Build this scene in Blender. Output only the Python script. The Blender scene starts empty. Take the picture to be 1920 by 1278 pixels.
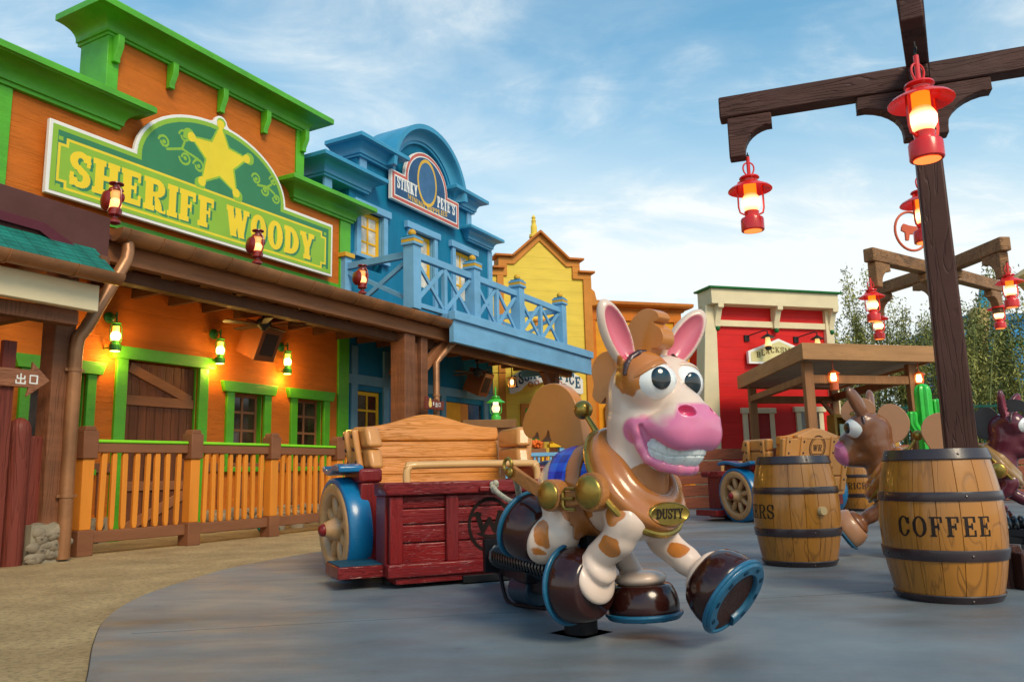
import bpy, bmesh, math, random
import numpy as np
from mathutils import Vector, Matrix
R=math.radians; PI=math.pi
random.seed(7); rng=np.random.RandomState(11)
sc=bpy.context.scene; COL=sc.collection
# ---------------------------------------------------------------- camera
cam=bpy.data.cameras.new('camera'); co=bpy.data.objects.new('camera',cam); COL.objects.link(co)
cam.sensor_width=36.0; cam.lens=36.0*1500/1920; cam.clip_start=.05; cam.clip_end=2000
P_=math.atan(246/1500.); RL=R(1.3)
fw=Vector((0,math.cos(P_),math.sin(P_))); r0=Vector((1,0,0)); u0=r0.cross(fw)
cr=r0*math.cos(RL)-u0*math.sin(RL); cu=u0*math.cos(RL)+r0*math.sin(RL)
co.matrix_world=Matrix(((cr.x,cu.x,-fw.x,0),(cr.y,cu.y,-fw.y,0),(cr.z,cu.z,-fw.z,.75),(0,0,0,1)))
sc.camera=co
# ---------------------------------------------------------------- sky and sun
SUN_EL=R(42); SUN_AZ=R(150)      # azimuth clockwise from +Y : behind the camera, to the right
W=bpy.data.worlds.new('World'); sc.world=W; W.use_nodes=True
nt=W.node_tree; nt.nodes.clear()
def N(t,**k):
    n=nt.nodes.new(t)
    for a,b in k.items(): setattr(n,a,b)
    return n
out=N('ShaderNodeOutputWorld'); bg=N('ShaderNodeBackground'); bg.inputs[1].default_value=.1
sky=N('ShaderNodeTexSky'); sky.sky_type='NISHITA'; sky.sun_disc=False; sky.sun_elevation=SUN_EL; sky.sun_rotation=SUN_AZ
sky.air_density=1.3; sky.dust_density=.6; sky.ozone_density=2.2
tc=N('ShaderNodeTexCoord'); sep=N('ShaderNodeSeparateXYZ'); nt.links.new(tc.outputs['Generated'],sep.inputs[0])
def mth(op,a,b=None,c=None):
    m=N('ShaderNodeMath',operation=op)
    for i,v in enumerate((a,b,c)):
        if v is None: continue
        if isinstance(v,(int,float)): m.inputs[i].default_value=v
        else: nt.links.new(v,m.inputs[i])
    return m.outputs[0]
zc=mth('MAXIMUM',sep.outputs[2],.03); zc=mth('ADD',zc,.12)
cx_=mth('DIVIDE',sep.outputs[0],zc); cy_=mth('DIVIDE',sep.outputs[1],zc)
cmb=N('ShaderNodeCombineXYZ'); nt.links.new(cx_,cmb.inputs[0]); nt.links.new(cy_,cmb.inputs[1])
def noise(scale,detail,rough,off,dist=0,sx=1,sy=1):
    mp=N('ShaderNodeMapping'); mp.inputs['Location'].default_value=off; mp.inputs['Scale'].default_value=(sx,sy,1)
    mp.inputs['Rotation'].default_value=(0,0,R(-24))
    nt.links.new(cmb.outputs[0],mp.inputs[0])
    n=N('ShaderNodeTexNoise'); n.inputs['Scale'].default_value=scale; n.inputs['Detail'].default_value=detail; n.inputs['Roughness'].default_value=rough
    n.inputs['Distortion'].default_value=dist
    nt.links.new(mp.outputs[0],n.inputs['Vector']); return n.outputs[0]
def ramp(f,a,b):
    m=N('ShaderNodeMapRange'); m.interpolation_type='SMOOTHSTEP'; m.inputs[1].default_value=a; m.inputs[2].default_value=b; nt.links.new(f,m.inputs[0]); return m.outputs[0]
big=ramp(noise(.60,4,.55,(3.1,1.7,0),.5,.9,1.1),.36,.66)
wisp=ramp(noise(1.7,9,.60,(.4,7.7,2),.8,.8,1.25),.36,.74)
fine=ramp(noise(5.5,8,.64,(5,2,4),.7,.85,1.3),.40,.74)
cl=mth('MULTIPLY',big,mth('ADD',mth('MULTIPLY',wisp,.7),.35)); cl=mth('ADD',cl,mth('MULTIPLY',mth('MULTIPLY',fine,wisp),.45))
hz=ramp(sep.outputs[2],.56,.10)                    # whiter towards the horizon
cl=mth('MINIMUM',mth('ADD',mth('MULTIPLY',cl,.80),mth('MULTIPLY',hz,.80)),1.)
tint=N('ShaderNodeMix'); tint.data_type='RGBA'; tint.blend_type='MULTIPLY'; tint.inputs['Factor'].default_value=1
nt.links.new(sky.outputs[0],tint.inputs[6]); tint.inputs[7].default_value=(.24,.90,1.0,1)
mx=N('ShaderNodeMix'); mx.data_type='RGBA'; nt.links.new(cl,mx.inputs['Factor']); nt.links.new(tint.outputs[2],mx.inputs[6]); mx.inputs[7].default_value=(5.3,5.62,5.6,1)
nt.links.new(mx.outputs[2],bg.inputs[0]); nt.links.new(bg.outputs[0],out.inputs[0])
sl=bpy.data.lights.new('sun','SUN'); sl.energy=1.65; sl.angle=R(22); sl.color=(1,.80,.56)
so=bpy.data.objects.new('sun',sl); COL.objects.link(so)
sd=Vector((math.sin(SUN_AZ)*math.cos(SUN_EL),math.cos(SUN_AZ)*math.cos(SUN_EL),math.sin(SUN_EL)))
so.rotation_euler=sd.to_track_quat('Z','Y').to_euler(); so.location=sd*40
sc.view_settings.view_transform='Standard'; sc.view_settings.look='None'; sc.view_settings.exposure=.86; sc.view_settings.gamma=1
try: sc.view_settings.use_curve_mapping=False
except Exception: pass
sc.render.engine='CYCLES'; sc.cycles.max_bounces=6; sc.cycles.use_denoising=True

# ---------------------------------------------------------------- materials
MATS={}
def srgb(r,g,b):
    f=lambda c:(c/255/12.92 if c/255<=.04045 else ((c/255+.055)/1.055)**2.4)
    return (f(r),f(g),f(b))
def mat(name,col,rough=.5,var=.12,scale=3.,stretch=(1,1,1),bump=.15,bscale=None,metal=0.,coat=0.,lines=None,emit=0.,ecol=None,alpha=None,grain=None,warp=0.,dist=.01,col2=None,dirt=0.):
    """procedural Principled material; grain=(stretch,strength,darken) carved wood lines; lines=[(axis,spacing,width,strength)] board joints"""
    if name in MATS: return MATS[name]
    m=bpy.data.materials.new(name); MATS[name]=m; m.use_nodes=True; t=m.node_tree; L=t.links.new
    def n(k,**a):
        x=t.nodes.new(k)
        for p,q in a.items(): setattr(x,p,q)
        return x
    b=t.nodes['Principled BSDF']; b.inputs['Roughness'].default_value=rough; b.inputs['Metallic'].default_value=metal
    b.inputs['Specular IOR Level'].default_value=(.22 if coat==0 and metal==0 else .45); b.inputs['Coat Weight'].default_value=coat; b.inputs['Coat Roughness'].default_value=.08
    tcn=n('ShaderNodeTexCoord').outputs['Object']
    def nz(sc_,st=(1,1,1),det=5,ds=0.,ro=.55):
        mp=n('ShaderNodeMapping'); mp.inputs['Scale'].default_value=st; L(tcn,mp.inputs[0])
        q=n('ShaderNodeTexNoise'); q.inputs['Scale'].default_value=sc_; q.inputs['Detail'].default_value=det; q.inputs['Roughness'].default_value=ro; q.inputs['Distortion'].default_value=ds
        L(mp.outputs[0],q.inputs['Vector']); return q.outputs[0]
    def mr(f,a,b_,c=0,d=1):
        q=n('ShaderNodeMapRange'); q.inputs[1].default_value=a; q.inputs[2].default_value=b_; q.inputs[3].default_value=c; q.inputs[4].default_value=d; L(f,q.inputs[0]); return q.outputs[0]
    def M_(op,a,b_=None):
        q=n('ShaderNodeMath',operation=op)
        for i,v in enumerate((a,b_)):
            if v is None: continue
            if isinstance(v,(int,float)): q.inputs[i].default_value=v
            else: L(v,q.inputs[i])
        return q.outputs[0]
    def mix(f,a,b_,mode='MIX'):
        q=n('ShaderNodeMix'); q.data_type='RGBA'; q.blend_type=mode
        for i,v in ((0,f),(6,a),(7,b_)):
            if isinstance(v,(int,float)): q.inputs[i].default_value=v
            elif isinstance(v,tuple): q.inputs[i].default_value=(*v[:3],1)
            else: L(v,q.inputs[i])
        return q.outputs[2]
    c=tuple(col); base=nz(scale,stretch,6)
    hi=tuple(min(1,x*(1+var)) for x in c); lo=col2 or tuple(x*(1-var*1.3) for x in c)
    colr=mix(mr(base,.3,.7),lo,hi)
    height=M_('MULTIPLY',nz(bscale or scale*6,stretch,4),bump)
    if grain:
        st,gs,gd=grain
        g=nz(1.,st,3,warp or .6,.5); g=M_('PINGPONG',M_('MULTIPLY',g,9.),.5); g2=mr(g,.0,.16)
        mask=mr(nz(2.3,(1,1,1),2),.35,.6,.35,1)
        inv=M_('MULTIPLY',M_('SUBTRACT',1.,g2),mask)
        colr=mix(M_('MULTIPLY',inv,gd),colr,tuple(x*.25 for x in c))
        height=M_('SUBTRACT',height,M_('MULTIPLY',inv,gs))
    if lines:
        sp=n('ShaderNodeSeparateXYZ'); L(tcn,sp.inputs[0])
        for ax,spa,wd,strg in lines:
            f=M_('FRACT',M_('ADD',M_('DIVIDE',sp.outputs[ax],spa),100.37)); d=M_('ABSOLUTE',M_('SUBTRACT',f,.5))
            k=mr(d,0,wd/spa,1,0); height=M_('SUBTRACT',height,M_('MULTIPLY',k,strg)); colr=mix(M_('MULTIPLY',k,.45*min(1,strg)),colr,tuple(x*.3 for x in c))
    if dirt:
        dm=mr(nz(1.1,(1,1,1),8,.4,.65),.52,.75,0,dirt); colr=mix(dm,colr,tuple(x*.45+.01 for x in c))
    bp=n('ShaderNodeBump'); bp.inputs['Strength'].default_value=1; bp.inputs['Distance'].default_value=dist; L(height,bp.inputs['Height']); L(bp.outputs[0],b.inputs['Normal'])
    L(mr(nz(scale*2.2,stretch,4),.3,.7,max(.03,rough*.82),min(1,rough*1.2)),b.inputs['Roughness'])
    L(colr,b.inputs['Base Color'])
    if emit: b.inputs['Emission Color'].default_value=(*(ecol or col),1); b.inputs['Emission Strength'].default_value=emit
    return m
# ---------------------------------------------------------------- mesh builder
SPLIT={'rail','brace','pilaster','corbel','coping','trim','blade','porch_beam','tie_beam','timber_frame','wainscot_rail','bolt','mount','bar','door_frame_','knee_brace','stay'}
class MB:
    def __init__(s,M=None): s.bm=bmesh.new(); s.M=M; s.mi=0
    def _v(s,p):
        p=Vector(p)
        if s.M is not None: p=s.M@p
        return s.bm.verts.new(p)
    def _f(s,vs,mi=None):
        try:
            f=s.bm.faces.new(vs); f.material_index=s.mi if mi is None else mi; return f
        except ValueError: return None
    def hexa(s,c,mi=None):
        v=[s._v(p) for p in c]
        for q in ((0,3,2,1),(4,5,6,7),(0,1,5,4),(1,2,6,5),(2,3,7,6),(3,0,4,7)): s._f([v[i] for i in q],mi)
    def box(s,x0,x1,y0,y1,z0,z1,mi=None,T=None):
        c=[(x0,y0,z0),(x1,y0,z0),(x1,y1,z0),(x0,y1,z0),(x0,y0,z1),(x1,y0,z1),(x1,y1,z1),(x0,y1,z1)]
        if T is not None: c=[T@Vector(p) for p in c]
        s.hexa(c,mi); return s
    def beam(s,a,b,w,h,mi=None,up=(0,0,1),sh=0.):
        a=Vector(a); b=Vector(b); d=(b-a).normalized(); u=Vector(up); r=d.cross(u)
        if r.length<1e-4: r=d.cross(Vector((1,0,0)))
        r.normalize(); u=r.cross(d).normalized()
        c=[]
        for e in (a,b):
            for i,j in ((-1,-1),(1,-1),(1,1),(-1,1)): c.append(e+r*(w/2*i)+u*(h/2*j+sh))
        v=[s._v(p) for p in c]
        for q in ((0,1,2,3),(7,6,5,4),(0,4,5,1),(1,5,6,2),(2,6,7,3),(3,7,4,0)): s._f([v[i] for i in q],mi)
        return s
    def prism(s,poly,a0,a1,axis='y',mi=None,T=None):
        if axis=='y': mk=lambda p,a:(p[0],a,p[1])
        elif axis=='x': mk=lambda p,a:(a,p[0],p[1])
        else: mk=lambda p,a:(p[0],p[1],a)
        k=[mk(p,a0) for p in poly]; l=[mk(p,a1) for p in poly]
        if T is not None: k=[T@Vector(p) for p in k]; l=[T@Vector(p) for p in l]
        A=[s._v(p) for p in k]; B=[s._v(p) for p in l]; m=len(A)
        s._f(A,mi); s._f(B[::-1],mi)
        for i in range(m): s._f([A[i],B[i],B[(i+1)%m],A[(i+1)%m]],mi)
        return s
    def tube(s,path,r,seg=8,closed=False,mi=None,cap=True):
        P=[Vector(p) for p in path]; m=len(P); rs=r if hasattr(r,'__len__') else [r]*m
        prev=None; rings=[]
        for i in range(m):
            a=P[i-1] if (i>0 or closed) else P[i]; b=P[(i+1)%m] if (i<m-1 or closed) else P[i]
            d=(b-a).normalized()
            if prev is None:
                u=d.orthogonal().normalized()
            else:
                u=(prev-d*prev.dot(d)).normalized()
            prev=u; w=d.cross(u)
            rings.append([s._v(P[i]+(u*math.cos(2*PI*k/seg)+w*math.sin(2*PI*k/seg))*rs[i]) for k in range(seg)])
        for i in range(m if closed else m-1):
            A=rings[i]; B=rings[(i+1)%m]
            for k in range(seg): s._f([A[k],A[(k+1)%seg],B[(k+1)%seg],B[k]],mi)
        if cap and not closed: s._f(rings[0][::-1],mi); s._f(rings[-1],mi)
        return s
    def lathe(s,prof,seg=24,T=None,mi=None,cap=True):
        rings=[]
        for r,z in prof:
            ring=[]
            for k in range(seg):
                a=2*PI*k/seg; p=Vector((r*math.cos(a),r*math.sin(a),z))
                if T is not None: p=T@p
                ring.append(s._v(p))
            rings.append(ring)
        for A,B in zip(rings,rings[1:]):
            for k in range(seg): s._f([A[k],A[(k+1)%seg],B[(k+1)%seg],B[k]],mi)
        if cap: s._f(rings[0][::-1],mi); s._f(rings[-1],mi)
        return s
    def ball(s,c,r,seg=16,mi=None,T=None):
        rr=r if hasattr(r,'__len__') else (r,r,r); h=seg//2
        c=Vector(c); rings=[]
        for j in range(1,h):
            th=PI*j/h; ring=[]
            for k in range(seg):
                a=2*PI*k/seg; p=Vector((rr[0]*math.sin(th)*math.cos(a),rr[1]*math.sin(th)*math.sin(a),rr[2]*math.cos(th)))
                if T is not None: p=T@p
                ring.append(s._v(c+p))
            rings.append(ring)
        def pole(z):
            p=Vector((0,0,z*rr[2])); 
            if T is not None: p=T@p
            return s._v(c+p)
        a=pole(1); b=pole(-1)
        for k in range(seg):
            s._f([a,rings[0][k],rings[0][(k+1)%seg]],mi); s._f([b,rings[-1][(k+1)%seg],rings[-1][k]],mi)
        for A,B in zip(rings,rings[1:]):
            for k in range(seg): s._f([A[k],B[k],B[(k+1)%seg],A[(k+1)%seg]],mi)
        return s
    def build(s,name,mats,parent=None,bevel=0.,smooth=True,ang=38,seg=2,recalc=True,one=False):
        if not one and parent is not None and name in SPLIT:
            bm=s.bm; bm.faces.index_update(); bm.faces.ensure_lookup_table(); seen=set(); isl=[]
            for f in bm.faces:
                if f.index in seen: continue
                st=[f]; seen.add(f.index); grp=[]
                while st:
                    g=st.pop(); grp.append(g)
                    for e in g.edges:
                        for h in e.link_faces:
                            if h.index not in seen: seen.add(h.index); st.append(h)
                isl.append(grp)
            if len(isl)>1:
                out=[]
                for grp in isl:
                    m=MB(); mp={}
                    for g in grp:
                        for v in g.verts:
                            if v not in mp: mp[v]=m.bm.verts.new(v.co)
                        q=m.bm.faces.new([mp[v] for v in g.verts]); q.material_index=g.material_index
                    out.append(m.build(name,mats,parent,bevel,smooth,ang,seg,recalc,True))
                bm.free(); return out[0]
        if recalc: bmesh.ops.recalc_face_normals(s.bm,faces=s.bm.faces)
        me=bpy.data.meshes.new(name); s.bm.to_mesh(me); s.bm.free()
        for m in (mats if isinstance(mats,(list,tuple)) else [mats]): me.materials.append(m)
        if smooth:
            me.shade_smooth()
            me.set_sharp_from_angle(angle=R(ang))
        o=bpy.data.objects.new(name,me); COL.objects.link(o)
        if parent is not None: o.parent=parent
        if bevel:
            b=o.modifiers.new('bevel','BEVEL'); b.width=bevel; b.segments=seg; b.limit_method='ANGLE'; b.angle_limit=R(40); b.harden_normals=False
        return o
def thing(name,label,cat,loc=(0,0,0),rz=0,group=None):
    o=bpy.data.objects.new(name,None); COL.objects.link(o); o.location=loc; o.rotation_euler=(0,0,rz); o.empty_display_size=.2
    o['label']=label; o['category']=cat
    if group: o['group']=group
    return o
def tag(o,label,cat,group=None):
    o['label']=label; o['category']=cat
    if group: o['group']=group
    return o
def struct(o,kind='structure'): o['kind']=kind; return o
def dup(root,loc,rz,label,group=None,scale=None):
    def cp(o,par):
        c=o.copy(); COL.objects.link(c)
        if par is not None: c.parent=par
        for ch in list(o.children): cp(ch,c)
        return c
    r=cp(root,None); r.location=loc; r.rotation_euler=(0,0,rz); r['label']=label
    if group: r['group']=group; root['group']=group
    if scale: r.scale=(scale,)*3
    return r
def frame(o,x,y,z,loc): # matrix with columns
    return Matrix(((x[0],y[0],z[0],loc[0]),(x[1],y[1],z[1],loc[1]),(x[2],y[2],z[2],loc[2]),(0,0,0,1)))
# ---------------------------------------------------------------- raster panels (painted marks and lettering as flat cells)
def raster(fn,x0,x1,z0,z1,cell,mapf,nmat=None):
    """fn(X,Z)-> int grid (0 = nothing, k = material k-1); merges runs into quads placed by mapf(x,z)"""
    nx=int(round((x1-x0)/cell)); nz_=int(round((z1-z0)/cell))
    xs=x0+(np.arange(nx)+.5)*cell; zs=z0+(np.arange(nz_)+.5)*cell
    X,Z=np.meshgrid(xs,zs); G=fn(X,Z).astype(int)
    V=[];Fc=[];Mi=[]; maxrun=10**6
    used=np.zeros(G.shape,bool)
    for j in range(nz_):
        i=0
        while i<nx:
            k=G[j,i]
            if k==0 or used[j,i]: i+=1; continue
            e=i
            while e<nx and G[j,e]==k and not used[j,e]: e+=1
            h=j+1
            while h<nz_ and (G[h,i:e]==k).all() and (i==0 or G[h,i-1]!=k) and (e==nx or G[h,e]!=k) and not used[h,i:e].any(): h+=1
            used[j:h,i:e]=True
            V.append((x0+i*cell,x0+e*cell,z0+j*cell,z0+h*cell,k-1)); i=e
    verts=[];faces=[];mi=[]
    for a,b,c,d,k in V:
        n0=len(verts); verts+= [mapf(a,c),mapf(b,c),mapf(b,d),mapf(a,d)]; faces.append((n0,n0+1,n0+2,n0+3)); mi.append(k)
    return verts,faces,mi
def raster_obj(name,fn,x0,x1,z0,z1,cell,mapf,mats,parent):
    v,f,mi=raster(fn,x0,x1,z0,z1,cell,mapf)
    me=bpy.data.meshes.new(name); me.from_pydata([tuple(q) for q in v],[],f)
    for m in mats: me.materials.append(m)
    for p,k in zip(me.polygons,mi): p.material_index=k
    o=bpy.data.objects.new(name,me); COL.objects.link(o)
    if parent is not None: o.parent=parent
    return o
# slab-serif lettering, unit height, as inside tests
def _glyph(ch,x,y,T=.26,S=.13,H=.07,w=None):
    """returns mask; letter spans 0..w horizontally"""
    W=dict(I=.42,W=1.12,M=1.08,O=.82,C=.78,D=.84,S=.7,F=.74,E=.76,L=.72,T=.76,P=.78,R=.86,B=.8,A=.86,H=.92,N=.9,K=.88,Y=.84,U=.84,G=.82).get(ch,.8)
    if w: W=w
    r=lambda a,b,c,d:(x>=a)&(x<=b)&(y>=c)&(y<=d)
    def ser(a,b): return r(a-H,b+H,0,S)|r(a-H,b+H,1-S,1)
    def ring(cx,cy,ax,ay,bx,by): return ((((x-cx)/ax)**2+((y-cy)/ay)**2)<=1)&((((x-cx)/bx)**2+((y-cy)/by)**2)>=1)
    def seg(x1,y1,x2,y2,t):
        dy=y2-y1; k=(y-y1)/(dy if abs(dy)>1e-6 else 1e-6); cx=x1+(x2-x1)*k
        return (abs(x-cx)<=t/2)&(k>=0)&(k<=1)
    l=H; e=W-H; m=np.zeros(x.shape,bool)
    if ch=='I': m=r(W/2-T/2,W/2+T/2,0,1)|ser(W/2-T/2,W/2+T/2)
    elif ch=='H': m=r(l,l+T,0,1)|ser(l,l+T)|r(e-T,e,0,1)|ser(e-T,e)|r(l,e,.43,.57)
    elif ch in 'EFL':
        m=r(l,l+T,0,1)|r(0,l+T+H,0,S)|r(0,l+T,1-S,1)
        if ch!='L': m|=r(l,e+.02,1-S,1)|r(e-.1,e+.02,.7,1)|r(l,e-.14,.44,.56)|r(e-.22,e-.14,.34,.66)
        else: m|=r(0,l+T+H,1-S,1)
        if ch!='F': m|=r(l,e+.04,0,S)|r(e-.08,e+.04,0,.32)
    elif ch=='T': m=r(W/2-T/2,W/2+T/2,0,1)|r(W/2-T/2-H,W/2+T/2+H,0,S)|r(0,W,1-S,1)|r(0,.1,.68,1)|r(W-.1,W,.68,1)
    elif ch in 'OCG':
        m=ring(W/2,.5,W/2,.52,W/2-T,.52-S)
        if ch!='O':
            m&=~((x>W*.55)&(abs(y-.5)<.17)); m|=r(W-.16,W-.04,.62,.95)
        if ch=='G': m|=r(W-T-.04,W-.04,0,.42)|r(W*.5,W,.36,.47)
    elif ch=='D': m=r(l,l+T,0,1)|r(0,l+T,0,S)|r(0,l+T,1-S,1)|(((x>=l+T*.8)&ring(l+T*.8,.5,W-l-T*.8,.5,W-l-T*1.8,.5-S))) 
    elif ch in 'PRB':
        m=r(l,l+T,0,1)|r(0,l+T+(0 if ch=='B' else H),0,S)|r(0,l+T,1-S,1)
        m|=r(l+T*.7,W*.55,1-S,1)|r(l+T*.7,W*.55,.44,.44+S*.9)
        m|=(x>=W*.55)&ring(W*.55,.72,W*.42,.28,W*.42-T*.9,.28-S)
        if ch=='R': m|=(((x>=W*.5)&ring(W*.5,.1,W*.34,.38,W*.34-T*.9,.38-S*.9)&(y>.1)))|r(W*.84-T*.9,W*.84,.06,.12)|(ring(W*.84+.06,.12,.06+T*.9,.13,.05,.05)&(y<.12))
        if ch=='B': m|=r(l+T*.7,W*.55,0,S)|((x>=W*.55)&ring(W*.55,.27,W*.45,.27,W*.45-T*.9,.27-S))
    elif ch=='S':
        m=(ring(W/2,.73,W/2,.28,W/2-T*.85,.28-S)&~((x>W*.5)&(y<.74)))|(ring(W/2,.27,W/2,.28,W/2-T*.85,.28-S)&~((x<W*.5)&(y>.26)))
        m|=seg(W*.80,.34,W*.20,.66,T*1.1)&(abs(y-.5)<.13); m|=r(W-.14,W-.02,.62,.98)|r(.02,.14,.02,.38)
    elif ch=='A': m=seg(W*.2,0,W*.46,1,T*.55)|seg(W*.78,0,W*.52,1,T*1.05)|r(W*.26,W*.7,.28,.38)|r(0,W*.36,0,S)|r(W*.56,W,0,S)
    elif ch=='N': m=r(l,l+T*.6,0,1)|r(e-T*.6,e,0,1)|seg(l+.1,1,e-.1,0,T*1.1)|r(0,l+T*.6+H,0,S)|r(0,l+T,1-S,1)|r(e-T*.6-H,W,1-S,1)
    elif ch=='M': m=r(l,l+T*.5,0,1)|r(e-T,e,0,1)|seg(l+.12,1,W/2,.15,T*.9)|seg(e-.14,1,W/2,.15,T*.5)|r(0,l+T*.5+H,0,S)|r(e-T-H,W,0,S)|r(0,l+T,1-S,1)|r(e-T,W,1-S,1)
    elif ch=='W': m=seg(W*.14,1,W*.33,0,T)|seg(W*.5,.9,W*.33,0,T*.6)|seg(W*.5,.9,W*.67,0,T)|seg(W*.86,1,W*.67,0,T*.6)|r(0,W*.3,1-S,1)|r(W*.38,W*.62,1-S,1)|r(W*.74,W,1-S,1)
    elif ch=='Y': m=r(W/2-T/2,W/2+T/2,0,.5)|r(W/2-T/2-H,W/2+T/2+H,0,S)|seg(W*.2,1,W*.5,.38,T)|seg(W*.82,1,W*.52,.38,T*.7)|r(0,W*.42,1-S,1)|r(W*.6,W,1-S,1)
    elif ch=='U': m=r(l,l+T,.28,1)|r(e-T*.7,e,.28,1)|((y<=.3)&ring(W/2,.3,W/2-l,.31,W/2-l-T*.9,.31-S))|r(0,l+T+H,1-S,1)|r(e-T*.7-H,W,1-S,1)
    elif ch=='K': m=r(l,l+T,0,1)|ser(l,l+T)|seg(l+T*.8,.36,W*.82,1,T*.55)|seg(W*.44,.56,W*.84,0,T*1.1)|r(W*.6,W,1-S,1)|r(W*.6,W,0,S)
    elif ch=="'": m=r(.06,.06+T*.8,.7,1)
    return m
def gw(ch): return dict(I=.42,W=1.12,M=1.08,O=.82,C=.78,D=.84,S=.7,F=.74,E=.76,L=.72,T=.76,P=.78,R=.86,B=.8,A=.86,H=.92,N=.9,K=.88,Y=.84,U=.84,G=.82).get(ch,.4 if ch in " '" else .8)
def text_mask(X,Z,s,x0,x1,zb,h,gap=.08,zfun=None,**kw):
    """text s between x0 and x1, baseline zb, height h; letters stretched horizontally to fit"""
    tot=sum(gw(c) for c in s)+gap*(len(s)-1); k=(x1-x0)/tot; cur=x0; m=np.zeros(X.shape,bool)
    for c in s:
        if c!=' ':
            zz=Z-zb-(zfun(cur+gw(c)*k/2) if zfun else 0)
            m|=_glyph(c,(X-cur)/k,zz/h,**kw)&(X>=cur-.02*k)&(X<=cur+gw(c)*k+.02*k)
        cur+=(gw(c)+gap)*k
    return m
# ================================================================ colours
ORW=mat('orange_wall',(.57,.145,.014),.62,.10,1.6,(1,1,5),.25,40,lines=[(2,.42,.008,.3)],grain=((1.2,1,26),.2,.08),dirt=.22)
GRN=mat('green_trim',(.085,.40,.010),.45,.16,3,(.6,1,1),.35,18,coat=.1,dirt=.18,grain=((1.5,22,22),.12,.10))
BLW=mat('blue_wall',(.004,.165,.30),.55,.12,2,(1,1,.3),.3,25,lines=[(0,.24,.010,.35)],dirt=.25)
LBL=mat('light_blue_trim',(.17,.39,.60),.5,.10,3,(.5,1,1),.3,22,dirt=.16,grain=((1.5,22,22),.12,.08))
BLC=mat('mid_blue_cornice',(.035,.27,.46),.42,.10,3,(.5,1,1),.3,22,coat=.15)
YEW=mat('yellow_wall',(.80,.56,.075),.6,.07,1.5,(1,1,4),.2,30,lines=[(2,.30,.008,.4)])
ORT=mat('orange_trim',(.60,.22,.03),.5,.10,3,(1,1,1),.25,20)
ORP=mat('orange_panel',(.74,.32,.015),.55,.08,2,(1,1,3),.2,26)
REDW=mat('red_wall',(.62,.014,.012),.5,.09,1.5,(1,1,5),.2,30,lines=[(2,.28,.008,.4)])
CRM=mat('cream_trim',(.72,.60,.38),.55,.07,3,(.6,1,1),.25,20)
BRN=mat('brown_timber',(.20,.078,.036),.6,.22,2.5,(.3,.3,2.2),.3,14,grain=((8,8,.5),.35,.35))
BRH=mat('brown_timber_level',(.29,.115,.048),.58,.16,2.5,(.4,2,2),.25,16,grain=((.5,8,8),.16,.16))
BRD=mat('dark_brown_roof',(.10,.036,.030),.7,.14,2,(1,1,1),.3,16)
DOOR=mat('door_planks',(.155,.052,.022),.55,.18,2.5,(3,1,.3),.3,14,grain=((10,6,.6),.3,.3),lines=[(0,.13,.012,1.)])
CPR=mat('copper_gutter',(.33,.145,.060),.38,.28,2.2,(1,1,1),.2,30,metal=.35,dirt=.35)
BLK=mat('black_metal',(.006,.006,.008),.5,.2,4,bump=.1)
IRON=mat('dark_iron',(.02,.018,.018),.45,.2,4,bump=.1)
GLSD=mat('dark_glass',(.055,.030,.016),.08,.9,2.2,bump=.0,coat=.2)  # colour noise stands in for warm interior glimpses and reflections in the panes
PAPER=mat('papered_pane',(.62,.57,.48),.3,.3,6,bump=.05)
YWN=mat('yellow_window',(.80,.42,.01),.45,.06,4,bump=.2)
WRM=mat('warm_interior',(.45,.15,.03),.6,.3,3,bump=.1,emit=.25,ecol=(.8,.3,.06))
FLAME=mat('flame_glass',(1,.75,.35),.3,.05,6,bump=0,emit=4,ecol=(1,.50,.15))
REDL=mat('red_lantern_paint',(.72,.018,.012),.28,.08,4,bump=.05,coat=.3)
ORG=mat('amber_glass',(1,.25,.02),.25,.1,6,bump=0,emit=.8,ecol=(1,.20,.01))
HOT=mat('hot_glass',(1,.6,.3),.3,.05,6,bump=0,emit=1)
def _hot():
    t=HOT.node_tree; L=t.links.new; b=t.nodes['Principled BSDF']; tc_=t.nodes.new('ShaderNodeTexCoord'); sp=t.nodes.new('ShaderNodeSeparateXYZ'); L(tc_.outputs['Object'],sp.inputs[0])
    a=t.nodes.new('ShaderNodeMath'); a.operation='ADD'; L(sp.outputs[2],a.inputs[0]); a.inputs[1].default_value=.028; q=t.nodes.new('ShaderNodeMath'); q.operation='ABSOLUTE'; L(a.outputs[0],q.inputs[0])
    r=t.nodes.new('ShaderNodeValToRGB'); r.color_ramp.elements[0].color=(1,.80,.42,1); r.color_ramp.elements[1].color=(1,.22,.03,1); r.color_ramp.elements[1].position=.062
    L(q.outputs[0],r.inputs[0]); L(r.outputs[0],b.inputs['Emission Color']); r2=t.nodes.new('ShaderNodeMapRange'); r2.inputs[1].default_value=.005; r2.inputs[2].default_value=.06; r2.inputs[3].default_value=1.9; r2.inputs[4].default_value=.8; L(q.outputs[0],r2.inputs[0]); L(r2.outputs[0],b.inputs['Emission Strength'])
_hot()
GRL=mat('green_lantern_paint',(.02,.17,.015),.35,.1,4,bump=.08,coat=.2)
DRL=mat('dark_red_lantern',(.22,.012,.008),.35,.2,4,bump=.1,coat=.2)
SPK=mat('speaker_cabinet',(.23,.07,.022),.5,.12,3,bump=.2)
GRILL=mat('speaker_grille',(.055,.032,.022),.8,.1,60,bump=.6,bscale=200)
STONE=mat('field_stone',(.24,.19,.13),.8,.25,7,bump=.6,bscale=18)
MORT=mat('stone_mortar',(.30,.25,.17),.9,.12,6,bump=.5,bscale=30)
SHG=mat('green_shingle',(.012,.16,.12),.55,.3,5,(1,1,1),.5,20,lines=[(0,.14,.01,.6),(2,.05,.008,.8)])
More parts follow.
